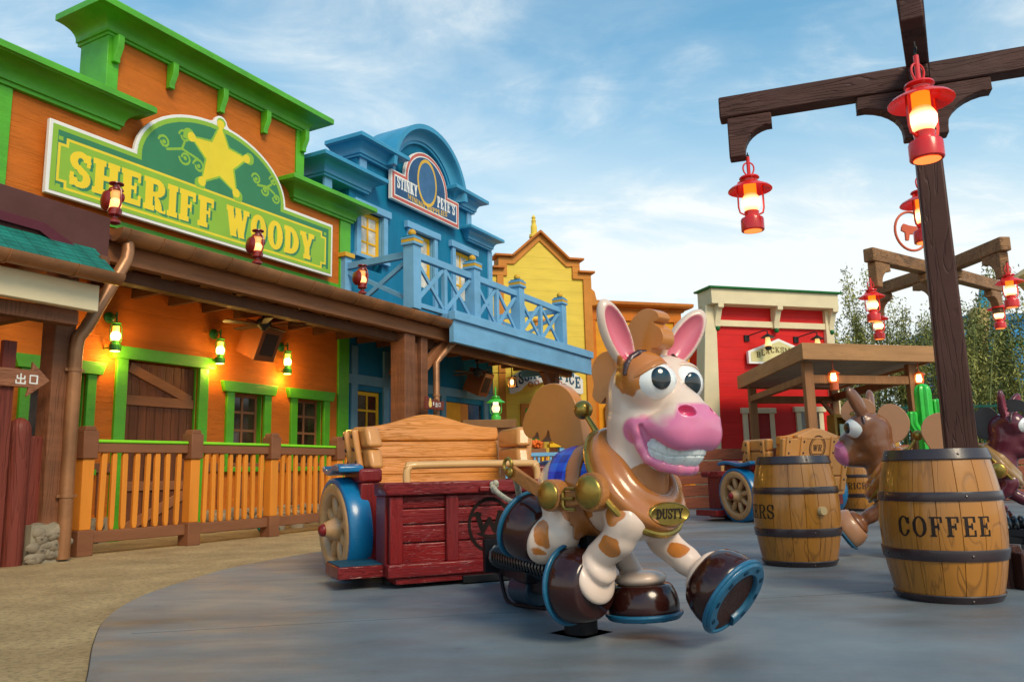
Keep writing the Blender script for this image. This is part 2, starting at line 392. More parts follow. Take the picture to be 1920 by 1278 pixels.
EXITW=mat('exit_sign_wood',(.30,.12,.06),.55,.15,2,(.5,1,3),.3,12,grain=((1,1,16),.4,.5))
WHT=mat('white_paint',(.78,.76,.72),.5,.04,4,bump=.1)
REDP=mat('red_brown_post',(.17,.035,.022),.5,.18,2.5,(2,2,.3),.35,14,grain=((9,9,.6),.5,.3))
RAILO=mat('rail_orange',(.70,.235,.026),.5,.08,3,(2,2,.4),.2,22)
RAILB=mat('rail_brown',(.22,.085,.038),.5,.12,3,(.5,2,2),.2,22)
RAILG=mat('rail_green',(.22,.62,.02),.4,.06,3,bump=.1)

# ================================================================ ground
def ground_mat(name,kind):
    m=bpy.data.materials.new(name); m.use_nodes=True; t=m.node_tree; L=t.links.new; b=t.nodes['Principled BSDF']
    tcn=t.nodes.new('ShaderNodeTexCoord').outputs['Object']
    def nz(s,st=(1,1,1),det=6,ro=.6,rot=0):
        mp=t.nodes.new('ShaderNodeMapping'); mp.inputs['Scale'].default_value=st; mp.inputs['Rotation'].default_value=(0,0,rot); L(tcn,mp.inputs[0])
        q=t.nodes.new('ShaderNodeTexNoise'); q.inputs['Scale'].default_value=s; q.inputs['Detail'].default_value=det; q.inputs['Roughness'].default_value=ro; L(mp.outputs[0],q.inputs['Vector']); return q.outputs[0]
    def mr(f,a,b_,c=0,d=1):
        q=t.nodes.new('ShaderNodeMapRange'); q.inputs[1].default_value=a; q.inputs[2].default_value=b_; q.inputs[3].default_value=c; q.inputs[4].default_value=d; L(f,q.inputs[0]); return q.outputs[0]
    def mix(f,a,b_):
        q=t.nodes.new('ShaderNodeMix'); q.data_type='RGBA'
        L(f,q.inputs[0])
        for i,v in ((6,a),(7,b_)):
            if isinstance(v,tuple): q.inputs[i].default_value=(*v,1)
            else: L(v,q.inputs[i])
        return q.outputs[2]
    bp=t.nodes.new('ShaderNodeBump')
    if kind=='slab':
        c=mix(mr(nz(.9,(1,1,1),8,.62),.3,.7),(.085,.112,.136),(.185,.218,.240))
        c=mix(mr(nz(.40,(.7,2.2,1),7,.6,R(15)),.48,.70),c,(.105,.082,.066))
        c=mix(mr(nz(.33,(1,1.6,1),9,.66,R(40)),.50,.66,0,.8),c,(.20,.215,.22))
        c=mix(mr(nz(60,(1,1,1),3),.55,.75,0,.45),c,(.17,.185,.195))
        c=mix(mr(nz(2.6,(1,1,1),9,.72),.60,.72,0,.55),c,(.055,.060,.065))
        c=mix(mr(nz(1.3,(1,1,1),9,.75,R(60)),.62,.70,0,.4),c,(.24,.25,.25))
        L(mr(nz(1.5,(1,3,1),7,.6,R(10)),.3,.7,.34,.58),b.inputs['Roughness'])
        q=t.nodes.new('ShaderNodeMath'); q.operation='MULTIPLY'; L(nz(90,(1,1,1),4),q.inputs[0]); q.inputs[1].default_value=.6
        L(q.outputs[0],bp.inputs['Height']); bp.inputs['Distance'].default_value=.0012
    else:
        c=mix(mr(nz(2.,(1,1,1),8,.7),.3,.7),(.30,.185,.070),(.58,.40,.185))
        c=mix(mr(nz(30,(1,1,1),5,.7),.48,.66,0,.7),c,(.12,.078,.038))
        c=mix(mr(nz(90,(1,1,1),3,.7),.56,.7,0,.6),c,(.56,.44,.26))
        b.inputs['Roughness'].default_value=.85
        L(nz(55,(1,1,1),6,.7),bp.inputs['Height']); bp.inputs['Distance'].default_value=.02
    L(c,b.inputs['Base Color']); L(bp.outputs[0],b.inputs['Normal']); return m
SLAB=ground_mat('blue_grey_concrete','slab'); EARTH=ground_mat('sandy_aggregate','earth')
def sheet(name,pts,z,m):
    me=bpy.data.meshes.new(name); me.from_pydata([(x,y,z) for x,y in pts],[],[tuple(range(len(pts)))]); me.materials.append(m)
    o=bpy.data.objects.new(name,me); COL.objects.link(o); return struct(o)
sheet('ground',[(-300,-100),(300,-100),(300,600),(-300,600)],0,EARTH)
# smooth concrete pad edge through the measured points
ctrl=[(-1.05,1.4),(-1.26,2.3),(-1.62,3.15),(-1.98,3.90),(-2.27,4.60),(-2.44,5.35),(-2.46,6.11),(-2.38,7.11),(-1.95,8.3),(-1.2,9.8),(0,12),(1.0,14.5),(1.6,17),(4,19.5),(8,22),(30,24),(30,-8),(-1.0,-8)]
def crom(P,k=8):
    o=[]
    for i in range(len(P)-1):
        a=P[max(i-1,0)];b=P[i];c=P[i+1];d=P[min(i+2,len(P)-1)]
        for j in range(k):
            t=j/k; o.append(tuple(.5*((2*b[q])+(-a[q]+c[q])*t+(2*a[q]-5*b[q]+4*c[q]-d[q])*t*t+(-a[q]+3*b[q]-3*c[q]+d[q])*t**3) for q in range(len(b))))
    o.append(P[-1]); return o
edge=crom(ctrl[:14]); edge=[(x,y) for i,(x,y) in enumerate(edge)]
sheet('concrete_pad',edge+ctrl[14:],.012,SLAB)
mb=MB(); mb.tube([(x,y,.004) for x,y in edge],.006,6); struct(mb.build('pad_edge_joint',mat('joint_dark',(.05,.045,.04),.9)))
# expansion joints on the pad
mb=MB(); 
for a,b in (((-1.9,4.1),(9,6.2)),((-.9,9.8),(9,11.5))): mb.beam((*a,.012),(*b,.012),.005,.0015)
struct(mb.build('pad_joints',mat('joint_line',(.07,.085,.10),.8),smooth=False))

# ================================================================ orange and blue fronts share one line
F0=Vector((-5.767,9.140,0)); RZ=math.atan2(.87895,.47691)
def molding(mb,x0,x1,yb,prof,mi=None,left=True,right=True):
    """profile (out,z) swept round three sides with mitred corners; front plane y=0"""
    rows=[]
    for o,z in prof:
        rows.append([mb._v(p) for p in ((x0-(o if left else 0),yb,z),(x0-(o if left else 0),-o,z),(x1+(o if right else 0),-o,z),(x1+(o if right else 0),yb,z))])
    for A,B in zip(rows,rows[1:]):
        for k in range(3): mb._f([A[k],A[k+1],B[k+1],B[k]],mi)
    mb._f(rows[0],mi); mb._f(rows[-1][::-1],mi); mb._f([r[0] for r in rows],mi); mb._f([r[3] for r in rows][::-1],mi)
def cove(z0,z1,out,base=.06):
    h=z1-z0; P=[(.0,z0-.02*h),(base,z0-.02*h),(base,z0+.12*h),(base+.03,z0+.12*h),(base+.03,z0+.22*h)]
    for k in range(1,7):
        a=k/6*PI/2; P.append((base+.03+(out-base-.08)*(1-math.cos(a)),z0+.22*h+(.52*h)*math.sin(a)))
    P+=[(out-.03,z0+.80*h),(out,z0+.80*h),(out,z1),(out-.02,z1+.012),(0,z1+.012)]
    return P
OB=thing('orange_storefront','orange wooden saloon front with green trim, stepped parapet and long porch railing','building',F0,RZ)
def wallbm(outline,holes,y0,y1):
    """wall in the x-z plane with rectangular holes"""
    xs=sorted(set([p[0] for p in outline]+[h[0] for h in holes]+[h[1] for h in holes])); return xs
def wall_rect(mb,x0,x1,z0,z1,y0,y1,holes,mi=None):
    xs=sorted(set([x0,x1]+[h[i] for h in holes for i in (0,1)])); zs=sorted(set([z0,z1]+[h[i] for h in holes for i in (2,3)]))
    for i in range(len(xs)-1):
        # merge cells vertically
        j=0
        while j<len(zs)-1:
            cx=(xs[i]+xs[i+1])/2; cz=(zs[j]+zs[j+1])/2
            if any(h[0]<cx<h[1] and h[2]<cz<h[3] for h in holes): j+=1; continue
            k=j
            while k+1<len(zs)-1 and not any(h[0]<cx<h[1] and h[2]<(zs[k+1]+zs[k+2])/2<h[3] for h in holes): k+=1
            mb.box(xs[i],xs[i+1],y0,y1,zs[j],zs[k+1],mi); j=k+1
w=MB()
holes=[(.20,.90,.90,2.08),(1.45,2.60,-.1,2.33),(3.25,3.86,.92,2.03),(4.58,5.22,.92,2.03)]
wall_rect(w,-6.2,5.84,0,5.42,0,.22,holes)
w.box(-6.2,-6.0,.22,3.2,0,5.42); w.box(5.64,5.84,.22,3.2,0,5.42); w.box(-6.2,5.84,3.2,3.4,0,5.42)
w.box(.90,4.62,0,.55,5.42,6.86); w.box(-6.0,5.64,.22,3.2,5.2,5.3)
w.build('wall',ORW,OB,smooth=False)
# cornices
c=MB(); molding(c,.92,4.60,.62,cove(6.83,7.0,.34) if 0 else [(.0,6.66),(.05,6.66),(.05,6.70),(.08,6.70),(.08,6.74)]+[(.08+.24*(1-math.cos(k/6*PI/2)),6.74+.14*math.sin(k/6*PI/2)) for k in range(1,7)]+[(.35,6.88),(.38,6.88),(.38,6.97),(.36,6.99),(0,6.99)])
c.build('top_cornice',GRN,OB,bevel=.006)
def low_prof(zb,zt,out):
    h=zt-zb; return [(.0,zb),(.07,zb),(.07,zb+.14*h),(.10,zb+.14*h),(.10,zb+.2*h)]+[(.10+(out-.14)*(1-math.cos(k/6*PI/2)),zb+.2*h+.5*h*math.sin(k/6*PI/2)) for k in range(1,7)]+[(out-.03,zb+.74*h),(out,zb+.74*h),(out,zt-.02),(out-.02,zt),(0,zt)]
c=MB(); molding(c,-6.2,1.05,.62,low_prof(5.38,5.76,.38),left=False); c.build('side_cornice',GRN,OB,bevel=.006)
c=MB(); molding(c,4.42,5.84,.62,low_prof(5.36,5.70,.38)); c.build('side_cornice',GRN,OB,bevel=.006)
# pilasters
for x0,x1,z0,z1,yb in ((.90,1.06,5.44,6.66,.55),(4.44,4.62,5.44,6.66,.55)):
    p=MB(); p.box(x0-.012,x1,-.035,yb+.012,z0,z1); p.build('pilaster',GRN,OB,bevel=.006)
for x0,x1,z0,z1 in ((-.46,-.27,0,5.38),(5.58,5.86,0,5.36)):
    p=MB(); p.box(x0,x1,-.04,.02,z0,z1); p.build('pilaster',GRN,OB,bevel=.006)
p=MB(); p.box(-.26,5.57,-.03,.01,4.04,4.15); p.build('base_rail',GRN,OB,bevel=.004)
for s in (.99,1.86,2.77,3.66,4.55):
    p=MB(); p.prism([(-.02,6.66),(-.17,6.66),(-.17,6.50),(-.10,6.36),(-.10,6.29),(-.02,6.29)],s-.045,s+.045,'x'); p.build('corbel',GRN,OB,bevel=.006)
# door
d=MB(); d.box(1.47,2.58,.06,.11,0,2.31)
d.build('door',DOOR,OB)
DD=OB.children[-1]
p=MB(); p.box(1.475,2.575,.035,.062,1.74,1.87); p.box(1.475,2.575,.035,.062,.62,.74); p.beam((1.53,.046,2.24),(2.52,.046,1.86),.026,.13); p.beam((1.53,.046,.12),(2.5,.046,.56),.026,.13)
p.build('brace',BRH,DD,bevel=.005)
def casing(x0,x1,z0,z1,top,par,name='frame',m=GRN,wd=.14,ov=.11,sill=True,flare=.05,th=.16):
    p=MB(); p.box(x0-wd,x0,-.045,.03,z0,z1); p.box(x1,x1+wd,-.045,.03,z0,z1)
    p.prism([(x0-wd-ov+flare,z1),(x1+wd+ov-flare,z1),(x1+wd+ov,z1+th),(x0-wd-ov,z1+th)],-.075,.03,'y')
    if sill: p.box(x0-wd-.05,x1+wd+.05,-.07,.03,z0-.07,z0)
    for a,b in ((x0,x0+.012),(x1-.012,x1)): p.box(a,b,.03,.20,z0,z1)
    return p.build(name,m,par,bevel=.006)
casing(1.45,2.60,0.0,2.33,0,OB,'door_frame',wd=.16,ov=.10,sill=False,flare=.02)
def window(x0,x1,z0,z1,nx,nz_,par,m,gl,y=.10,fr=.05,name='window',glow=None):
    f=MB(); f.box(x0,x0+fr,y,y+.05,z0,z1); f.box(x1-fr,x1,y,y+.05,z0,z1); f.box(x0+fr,x1-fr,y,y+.05,z1-fr,z1); f.box(x0+fr,x1-fr,y,y+.05,z0,z0+fr)
    for i in range(1,nx): cx=x0+(x1-x0)*i/nx; f.box(cx-.02,cx+.02,y+.004,y+.044,z0+fr,z1-fr)
    for i in range(1,nz_): cz=z0+(z1-z0)*i/nz_; f.box(x0+fr,x1-fr,y+.008,y+.040,cz-.02,cz+.02)
    o=f.build(name,m,par,bevel=.003)
    g=MB(); g.box(x0+fr*.5,x1-fr*.5,y+.048 if 0 else y+.020,y+.026,z0+fr*.5,z1-fr*.5); g.build('pane',gl,o,smooth=False)
    return o
for x0,x1 in ((3.25,3.86),(4.58,5.22)):
    casing(x0,x1,.92,2.03,0,OB,'window_frame'); window(x0,x1,.92,2.03,2,4,OB,DOOR if 0 else BRH,GLSD,.12)
casing(.20,.90,.90,2.08,0,OB,'window_frame',wd=.12); 
g=MB(); g.box(.20,.90,.16,.18,.90,2.08); 
def w0(X,Z):
    G=np.full(X.shape,1); G[(Z<1.62)]=2; G[(Z<1.52)&(X>.28)]=3; G[(X>.44)&(X<.62)&(Z<1.40)&(Z>.97)]=4; G[(X>.52)&(X<.6)&(Z<1.25)]=5; G[abs(Z-1.0)<.03]=6; return G
g.build('pane',GLSD,OB,smooth=False)
# horizontal wainscot and stone footing
p=MB()
for a,b in ((-6.2,.2),(0.2,1.28),(2.77,5.57)): p.box(a,b,-.035,.0,.86,.98)
for a in (-.05,.38,.72,1.12,3.0,3.42,3.9,4.45,5.1): p.box(a,a+.10,-.03,.0,.34,.86)
p.build('wainscot_rail',RAILB,OB,bevel=.004)
def stones(par,x0,x1,z0,z1,y,n,name='stone_footing',M=None,r=(.07,.13),dep=.05,yback=.0):
    s=MB(M); s.box(x0,x1,y,yback,z0,z1,1)
    k=0
    for i in range(n):
        cx=random.uniform(x0+.05,x1-.05); cz=random.uniform(z0+.04,z1-.05); rx=random.uniform(*r); rz=random.uniform(r[0]*.6,r[1]*.8)
        a=random.uniform(-.6,.6); T=Matrix.Rotation(a,3,'Y')
        s.ball((cx,y,cz),(rx,dep,rz),10,0,T)
    return s.build(name,[STONE,MORT],par)
stones(OB,-6.2,1.28,0,.31,-.06,150); stones(OB,2.77,5.84,0,.31,-.06,80)
# porch roof : ridge at the wall, gutter in front
PR=OB
p=MB(); p.prism([(0,3.86),(-1.70,3.37),(-1.70,3.31),(0,3.78)],-.12,6.98,'x'); p.build('porch_roof',BRD,OB,bevel=.004)
p=MB(); p.box(-.06,6.96,-1.62,-1.50,3.10,3.32); p.box(-.06,.10,-1.50,.0,3.12,3.30); p.box(6.85,6.96,-1.50,-.6,3.10,3.32); p.build('porch_beam',BRH,OB,bevel=.008)
p=MB(); p.box(-.05,6.9,-1.42,-1.26,2.96,3.10)
for k in range(12):
    x=.3+k*.58; p.box(x,x+.07,-1.26,-.0,3.15,3.27)
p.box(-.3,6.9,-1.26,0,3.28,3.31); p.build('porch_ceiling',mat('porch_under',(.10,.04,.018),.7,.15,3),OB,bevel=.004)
# gutter : half-round trough
def gutter(par,x0,x1,yc,zc,r,name='gutter'):
    g=MB(); n=10; prof=[]
    for k in range(n+1):
        a=PI+PI*k/n; prof.append((yc+r*math.cos(a),zc+r*math.sin(a)))
    for k in range(n,-1,-1):
        a=PI+PI*k/n; prof.append((yc+(r-.008)*math.cos(a),zc+.004+(r-.008)*math.sin(a)))
    g.prism(prof,x0,x1,'x')
    g.prism([(yc+r*math.cos(PI+PI*k/n),zc+r*math.sin(PI+PI*k/n)) for k in range(n+1)],x0-.006,x0,'x')
    g.prism([(yc+r*math.cos(PI+PI*k/n),zc+r*math.sin(PI+PI*k/n)) for k in range(n+1)],x1,x1+.006,'x')
    x=x0+.10
    while x<x1:
        g.tube([(x,yc+(r+.006)*math.cos(PI+PI*k/n),zc+(r+.006)*math.sin(PI+PI*k/n)) for k in range(n+1)],.007,5)
        x+=random.choice((.42,.62,.55))
    return g.build(name,CPR,par)
gutter(OB,-.02,6.97,-1.75,3.43,.135)
def pipe(par,path,r=.066,name='downspout',m=CPR,bands=()):
    g=MB(); g.tube(path,r,14)
    for b in bands: g.lathe([(r+.001,-.018),(r+.009,-.016),(r+.009,.016),(r+.001,.018)],14,Matrix.Translation(b)); g.box(b[0]-r-.035,b[0]+r+.035,b[1]-.008,b[1]+.008,b[2]-.014,b[2]+.014)
    return g.build(name,m,par)
pipe(OB,[(.13,-1.75,3.34),(.13,-1.77,3.20),(.10,-1.79,3.10),(-.30,-1.78,2.30),(-.37,-1.77,2.19),(-.38,-1.76,2.05),(-.38,-1.76,.02)],.066,bands=[(-.38,-1.76,1.86),(-.38,-1.76,.62)])
pipe(OB,[(6.86,-1.74,3.32),(6.82,-1.72,3.16),(6.42,-1.62,2.78),(6.33,-1.60,2.68),(6.33,-1.60,.02)],.058,bands=[(6.33,-1.60,2.1)])
# brown end of the porch roof and the nearer little roof on the left
p=MB(); p.prism([(-4.6,2.86+.0),(-4.6,3.05),(-.24,2.86)][::-1] if 0 else [(-5,3.2),(-.24,3.30),(-.20,2.84),(-5,2.78)],-1.92,-1.80,'y') if 0 else None
p=MB(); p.prism([(-6.0,3.62),(-.20,3.47),(-.20,2.86),(-6.0,2.86)],-1.92,-1.64,'y'); p.build('porch_gable',BRD,OB,bevel=.006)
p=MB(); p.prism([(-1.93,3.10),(-2.36,2.74),(-2.36,2.70),(-1.93,2.84)],-6.0,-.36,'x'); p.build('shingle_roof',SHG,OB)
p=MB(); p.prism([(-6.0,3.26),(-.95,3.13),(-.36,2.82),(-.26,2.82),(-.26,2.92),(-.90,3.22),(-6.0,3.34)],-1.965,-1.925,'y'); p.build('roof_flashing',mat('maroon_flashing',(.10,.018,.028),.6),OB,bevel=.003)
gutter(OB,-6.0,-.40,-2.40,2.74,.10)
p=MB(); p.box(-6.0,-.50,-2.26,-2.16,2.38,2.64); p.build('cream_fascia',CRM,OB,bevel=.008)
p=MB(); p.box(-.40,-.30,-2.1,-1.5,2.9,3.0); p.box(-6.0,-.62,-2.14,-2.0,2.24,2.38); p.box(-1.0,-.9,-2.1,0,2.28,2.4); p.build('porch_beam',BRN,OB,bevel=.006)
# porch posts
def post(par,x,y,w,z0,z1,name='post',m=BRN,dd=None):
    p=MB(); dd=dd or w; p.box(x-w/2,x+w/2,y-dd/2,y+dd/2,z0,z1); return p.build(name,m,par,bevel=.012)
post(OB,-.48,-1.62,.22,.34,2.99); post(OB,-1.52,-2.06,.20,.3,2.24)
s=MB(); 
s.box(-.70,-.32,-1.76,-1.36,0,.36,1)
for i in range(64):
    f=random.random(); 
    if f<.6: q=(random.uniform(-.68,-.34),-1.76,random.uniform(.03,.33)); rr=(random.uniform(.04,.085),.03,random.uniform(.03,.06))
    elif f<.8: q=(-.32,random.uniform(-1.74,-1.4),random.uniform(.03,.33)); rr=(.03,random.uniform(.04,.08),random.uniform(.03,.06))
    else: q=(random.uniform(-.66,-.36),random.uniform(-1.7,-1.4),.36); rr=(.06,.06,.02)
    s.ball(q,rr,10,0)
s.build('stone_base',[STONE,MORT],OB)
post(OB,5.60,-1.42,.30,.3,3.10,m=BRN); post(OB,6.05,-1.45,.20,.3,3.10,m=BRN); post(OB,5.95,-1.40,.14,.3,3.0,m=BRN)
p=MB(); p.beam((6.10,-1.45,2.55),(6.75,-1.5,3.10),.12,.16); p.build('knee_brace',BRH,OB,bevel=.008)
# railing along the porch is a thing of its own : follows the pad
rail_pts=[(0.0,-1.45),(1.27,-1.55),(2.55,-1.53),(3.99,-1.40),(5.35,-1.42)]
RA=thing('porch_railing','orange baluster railing with lime green handrail along the orange storefront','railing',F0,RZ)
for i,(x,y) in enumerate(rail_pts):
    p=MB(); w_=.085
    p.prism([(x-.07,1.28),(x+.07,1.28),(x+.05,1.33),(x-.05,1.33)],y-.07,y+.07,'y',1)
    p.box(x-.085,x+.085,y-.085,y+.085,.99,1.28,1); p.box(x-.065,x+.065,y-.065,y+.065,.26,.99,0); p.box(x-.088,x+.088,y-.088,y+.088,0,.26,1)
    p.build('newel_post',[RAILO,RAILB],RA,bevel=.008)
for (ax,ay),(bx,by) in zip(rail_pts,rail_pts[1:]):
    L_=math.hypot(bx-ax,by-ay); ux,uy=(bx-ax)/L_,(by-ay)/L_
    A=(ax+ux*.086,ay+uy*.086); B=(bx-ux*.086,by-uy*.086)
    p=MB(); p.beam((*A,1.175),(*B,1.175),.10,.035); p.build('handrail',RAILG,RA,bevel=.012)
    p=MB(); p.beam((*A,1.105),(*B,1.105),.075,.10); p.beam((*A,.185),(*B,.185),.085,.12); p.build('rail',RAILB,RA,bevel=.008)
    n=8; 
    for k in range(1,n+1):
        t=.06+(L_-.12)*k/(n+1); x=ax+ux*t; y=ay+uy*t; ww=.029+.003*math.sin(k*2.3+ax)
        p=MB(Matrix.Translation((x,y,0))@Matrix.Rotation(math.atan2(uy,ux)+.06*math.sin(k*3.1+ax),4,'Z')@Matrix.Shear('XY',4,(.012*math.sin(k*1.7),0)) )
        p.prism([(-ww*.7,.245),(ww*.7,.245),(ww,.30),(ww,1.01),(ww*.8,1.055),(-ww*.8,1.055),(-ww,1.01),(-ww,.30)],-.022,.022,'y')
        p.build('baluster',RAILO,RA,bevel=.006)
# ================================================================ blue building
BB=thing('blue_storefront','blue two-storey storefront with arched parapet and light blue balcony','building',F0,RZ)
b=MB(); bh=[(6.16,6.86,4.62,5.78),(7.80,8.62,4.62,5.76),(9.46,10.22,4.62,5.76),(6.16,6.88,.9,2.30),(9.10,10.62,0,2.29)]
wall_rect(b,5.87,11.13,0,6.10,.02,.24,bh); b.box(10.93,11.13,.24,2.6,0,6.1); b.box(5.16,11.13,2.4,2.6,0,6.1)
b.box(5.16,5.86,.36,.9,5.7,6.1); b.box(6.10,10.20,.02,.6,6.10,6.75)
n=16; cx,cz,ra=8.22,6.75,1.02
arc=[(cx+ra*math.cos(PI*k/n),cz+ra*.95*math.sin(PI*k/n)) for k in range(n+1)]
b.prism(arc,.02,.5,'y')
b.build('wall',BLW,BB,smooth=False)
m_=MB(); molding(m_,5.06+.1,6.28,.9,low_prof(6.06,6.40,.34),right=True); m_.build('side_cornice',BLC,BB,bevel=.005)
m_=MB(); molding(m_,10.02,10.98,.9,low_prof(6.05,6.36,.3)); m_.build('side_cornice',BLC,BB,bevel=.005)
def prof_arch(): return [(.0,0),(.07,0),(.07,.06),(.10,.06)]+[(.10+.18*(1-math.cos(k/5*PI/2)),.06+.18*math.sin(k/5*PI/2)) for k in range(1,6)]+[(.31,.26),(.31,.36),(0,.36)]
# upper cornice: left shelf, arch, right shelf as one sweep
m_=MB()
zL=6.76
def sweep(path):
    rows=[]
    for (x,z,nx_,nz2) in path:
        rows.append([m_._v((x+nx_*h,.02-o,z+nz2*h)) for o,h in prof_arch()]+[m_._v((x+nx_*.36,.6,z+nz2*.36)),m_._v((x,.6,z))])
    for A,B in zip(rows,rows[1:]):
        for k in range(len(A)): m_._f([A[k],A[(k+1)%len(A)],B[(k+1)%len(A)],B[k]])
    m_._f(rows[0]); m_._f(rows[-1][::-1])
sweep([(cx+(ra+.0)*math.cos(a_),cz+(ra*.95)*math.sin(a_),math.cos(a_),math.sin(a_)) for a_ in [PI-R(3)-(PI-R(6))*k/24 for k in range(25)]])
m_.build('arch_cornice',BLC,BB,ang=30)
m_=MB(); molding(m_,6.14,7.02,.6,low_prof(6.76,7.12,.32),right=True); m_.build('shelf_cornice',BLC,BB,bevel=.005)
m_=MB(); molding(m_,9.42,10.2,.6,low_prof(6.76,7.12,.32)); m_.build('shelf_cornice',BLC,BB,bevel=.005)
p=MB()
for x0,x1,z0,z1 in ((6.14,6.34,6.40,6.76),(5.16,5.36,5.6,6.06),(10.02,10.2,6.36,6.76),(10.96,11.14,3.6,6.06)): p.box(x0,x1,-.02,.03,z0,z1)
p.build('pilaster',LBL,BB,bevel=.004)
for x0,x1 in ((6.16,6.86),(7.80,8.62),(9.46,10.22)):
    casing(x0,x1,4.86 if x0<7 else 4.2,5.76,0,BB,'window_frame',LBL,wd=.12,ov=.08,flare=.0,th=.14,sill=x0<7)
for x0,x1,z0 in ((6.18,6.84,4.88),(7.82,8.60,4.2),(9.48,10.20,4.2)):
    window(x0,x1,z0,5.75,2,3 if z0>4.5 else 4,BB,YWN,PAPER,.08,.08)
# ground floor of the blue front
p=MB(); 
p.box(5.87,11.12,-.02,.02,2.40,2.58)
for x in (5.96,6.90,8.05,8.88,10.66,11.02): p.box(x,x+.17 if x<11 else 11.13,-.02,.019,0,2.40); 
for x in (5.96,6.90,8.05,10.9): p.box(x,x+.17,-.02,.019,2.58,3.1)
p.build('timber_frame',LBL if 0 else mat('grey_blue_trim',(.13,.27,.36),.55,.12,3),BB,bevel=.004)
window(6.18,6.86,.9,2.29,2,4,BB,YWN,GLSD,.08,.07); window(8.28,8.80,.3,2.25,1,1,BB,YWN,GLSD,.02,.05)
p=MB(); p.box(9.12,9.70,.04,.09,0,2.28); p.build('door',ORP,BB,bevel=.004)
p=MB(); p.box(9.71,10.04,.05,.10,0,2.28); p.build('door_side_panel',ORT,BB,bevel=.004)
p=MB(); p.box(10.05,10.60,.06,.11,0,2.28); p.build('door_opening',GLSD,BB)
# balcony
p=MB(); p.box(6.45,12.62,-1.90,-1.80,3.04,3.44); p.box(6.42,12.65,-1.95,-1.80,3.44,3.60); p.box(12.53,12.62,-1.80,.0,3.12,3.44); p.box(6.42,12.65,-1.78,-.02,3.46,3.56)
p.build('balcony_fascia',LBL,BB,bevel=.006)
p=MB(); p.box(6.9,12.5,-1.78,-.0,3.40,3.44); p.box(6.9,12.3,-1.52,-1.36,2.98,3.20)
for k in range(9): p.box(7.3+k*.6,7.37+k*.6,-1.78,0,3.24,3.38)
p.build('balcony_underside',BRH,BB,bevel=.004)
bx=[5.55,7.52,9.34,11.45]
for x in bx:
    p=MB(); p.box(x-.11,x+.11,-1.76,-1.54,3.5,4.60); p.box(x-.14,x+.14,-1.79,-1.51,4.60,4.645); p.box(x-.135,x+.135,-1.785,-1.515,4.645,4.70,1); p.box(x-.14,x+.14,-1.79,-1.51,4.70,4.735); p.box(x-.11,x+.11,-1.76,-1.54,4.735,4.77,2); p.ball((x,-1.65,4.83),.07,12,1)
    p.build('balcony_post',[LBL,mat('ochre_paint',(.62,.34,.03),.5),BLW],BB,bevel=.005)
r_=MB()
def xpanel(r_,A,B,z0,z1,t=.07):
    r_.beam((*A,z0),(*B,z1),.045,t,up=(0,0,1)); r_.beam((*A,z1),(*B,z0),.04,t,up=(0,0,1))
for a,b_ in zip(bx,bx[1:]):
    r_=MB(); a1=a+.11; b1=b_-.11; mid=(a1+b1)/2
    r_.box(a1,b1,-1.70,-1.60,4.40,4.52); r_.box(a1,b1,-1.69,-1.61,3.56,3.64); r_.box(mid-.045,mid+.045,-1.69,-1.61,3.64,4.40)
    xpanel(r_,(a1,-1.65),(mid-.045,-1.65),3.66,4.38); xpanel(r_,(mid+.045,-1.65),(b1,-1.65),3.66,4.38)
    r_.build('balcony_rail',LBL,BB,bevel=.004)
r_=MB(); r_.beam((5.55,-1.54,4.46),(5.72,-.0,4.50),.09,.12); r_.beam((5.56,-1.54,4.36),(5.70,-.1,3.62),.05,.08); r_.beam((5.56,-1.54,3.70),(5.70,-.1,4.40),.045,.08)
r_.box(5.60,5.78,-.14,.02,3.6,4.66); r_.box(5.56,5.82,-.18,.02,4.66,4.74,1); r_.build('balcony_rail',[LBL,MATS['ochre_paint']],BB,bevel=.004)
r_=MB(); r_.beam((11.45,-1.56,4.46),(11.3,-.1,4.46),.09,.12); r_.beam((11.45,-1.56,4.36),(11.3,-.1,3.66),.04,.07); r_.beam((11.45,-1.56,3.66),(11.3,-.1,4.36),.045,.07); r_.build('balcony_rail',LBL,BB,bevel=.004)
post(BB,11.45,-1.42,.22,0,3.0); p=MB(); p.beam((10.85,-1.44,3.0),(11.35,-1.42,2.5),.12,.14); p.build('knee_brace',BRN,BB,bevel=.006)
# ================================================================ carousel horses (implicit surfaces)
class Field:
    def __init__(s,lo,hi,h):
        s.lo=np.array(lo,float); s.h=h; s.n=np.ceil((np.array(hi)-s.lo)/h).astype(int)+1
        s.F=np.full(tuple(s.n),.2,np.float32); s.ax=[(s.lo[i]+np.arange(s.n[i])*h).astype(np.float32) for i in range(3)]
    def sub(s,lo,hi,pad=.10):
        i0=np.clip(((np.array(lo)-pad-s.lo)/s.h).astype(int),0,s.n-1); i1=np.clip(((np.array(hi)+pad-s.lo)/s.h).astype(int)+2,0,s.n)
        sl=tuple(slice(a,b) for a,b in zip(i0,i1))
        X=s.ax[0][sl[0]][:,None,None]; Y=s.ax[1][sl[1]][None,:,None]; Z=s.ax[2][sl[2]][None,None,:]
        return sl,X,Y,Z
def sd_ell(X,Y,Z,c,r,M=None):
    x=X-c[0]; y=Y-c[1]; z=Z-c[2]
    if M is not None: x,y,z=M[0][0]*x+M[0][1]*y+M[0][2]*z, M[1][0]*x+M[1][1]*y+M[1][2]*z, M[2][0]*x+M[2][1]*y+M[2][2]*z
    k0=np.sqrt((x/r[0])**2+(y/r[1])**2+(z/r[2])**2); k1=np.sqrt((x/r[0]**2)**2+(y/r[1]**2)**2+(z/r[2]**2)**2)+1e-6
    return k0*(k0-1)/k1
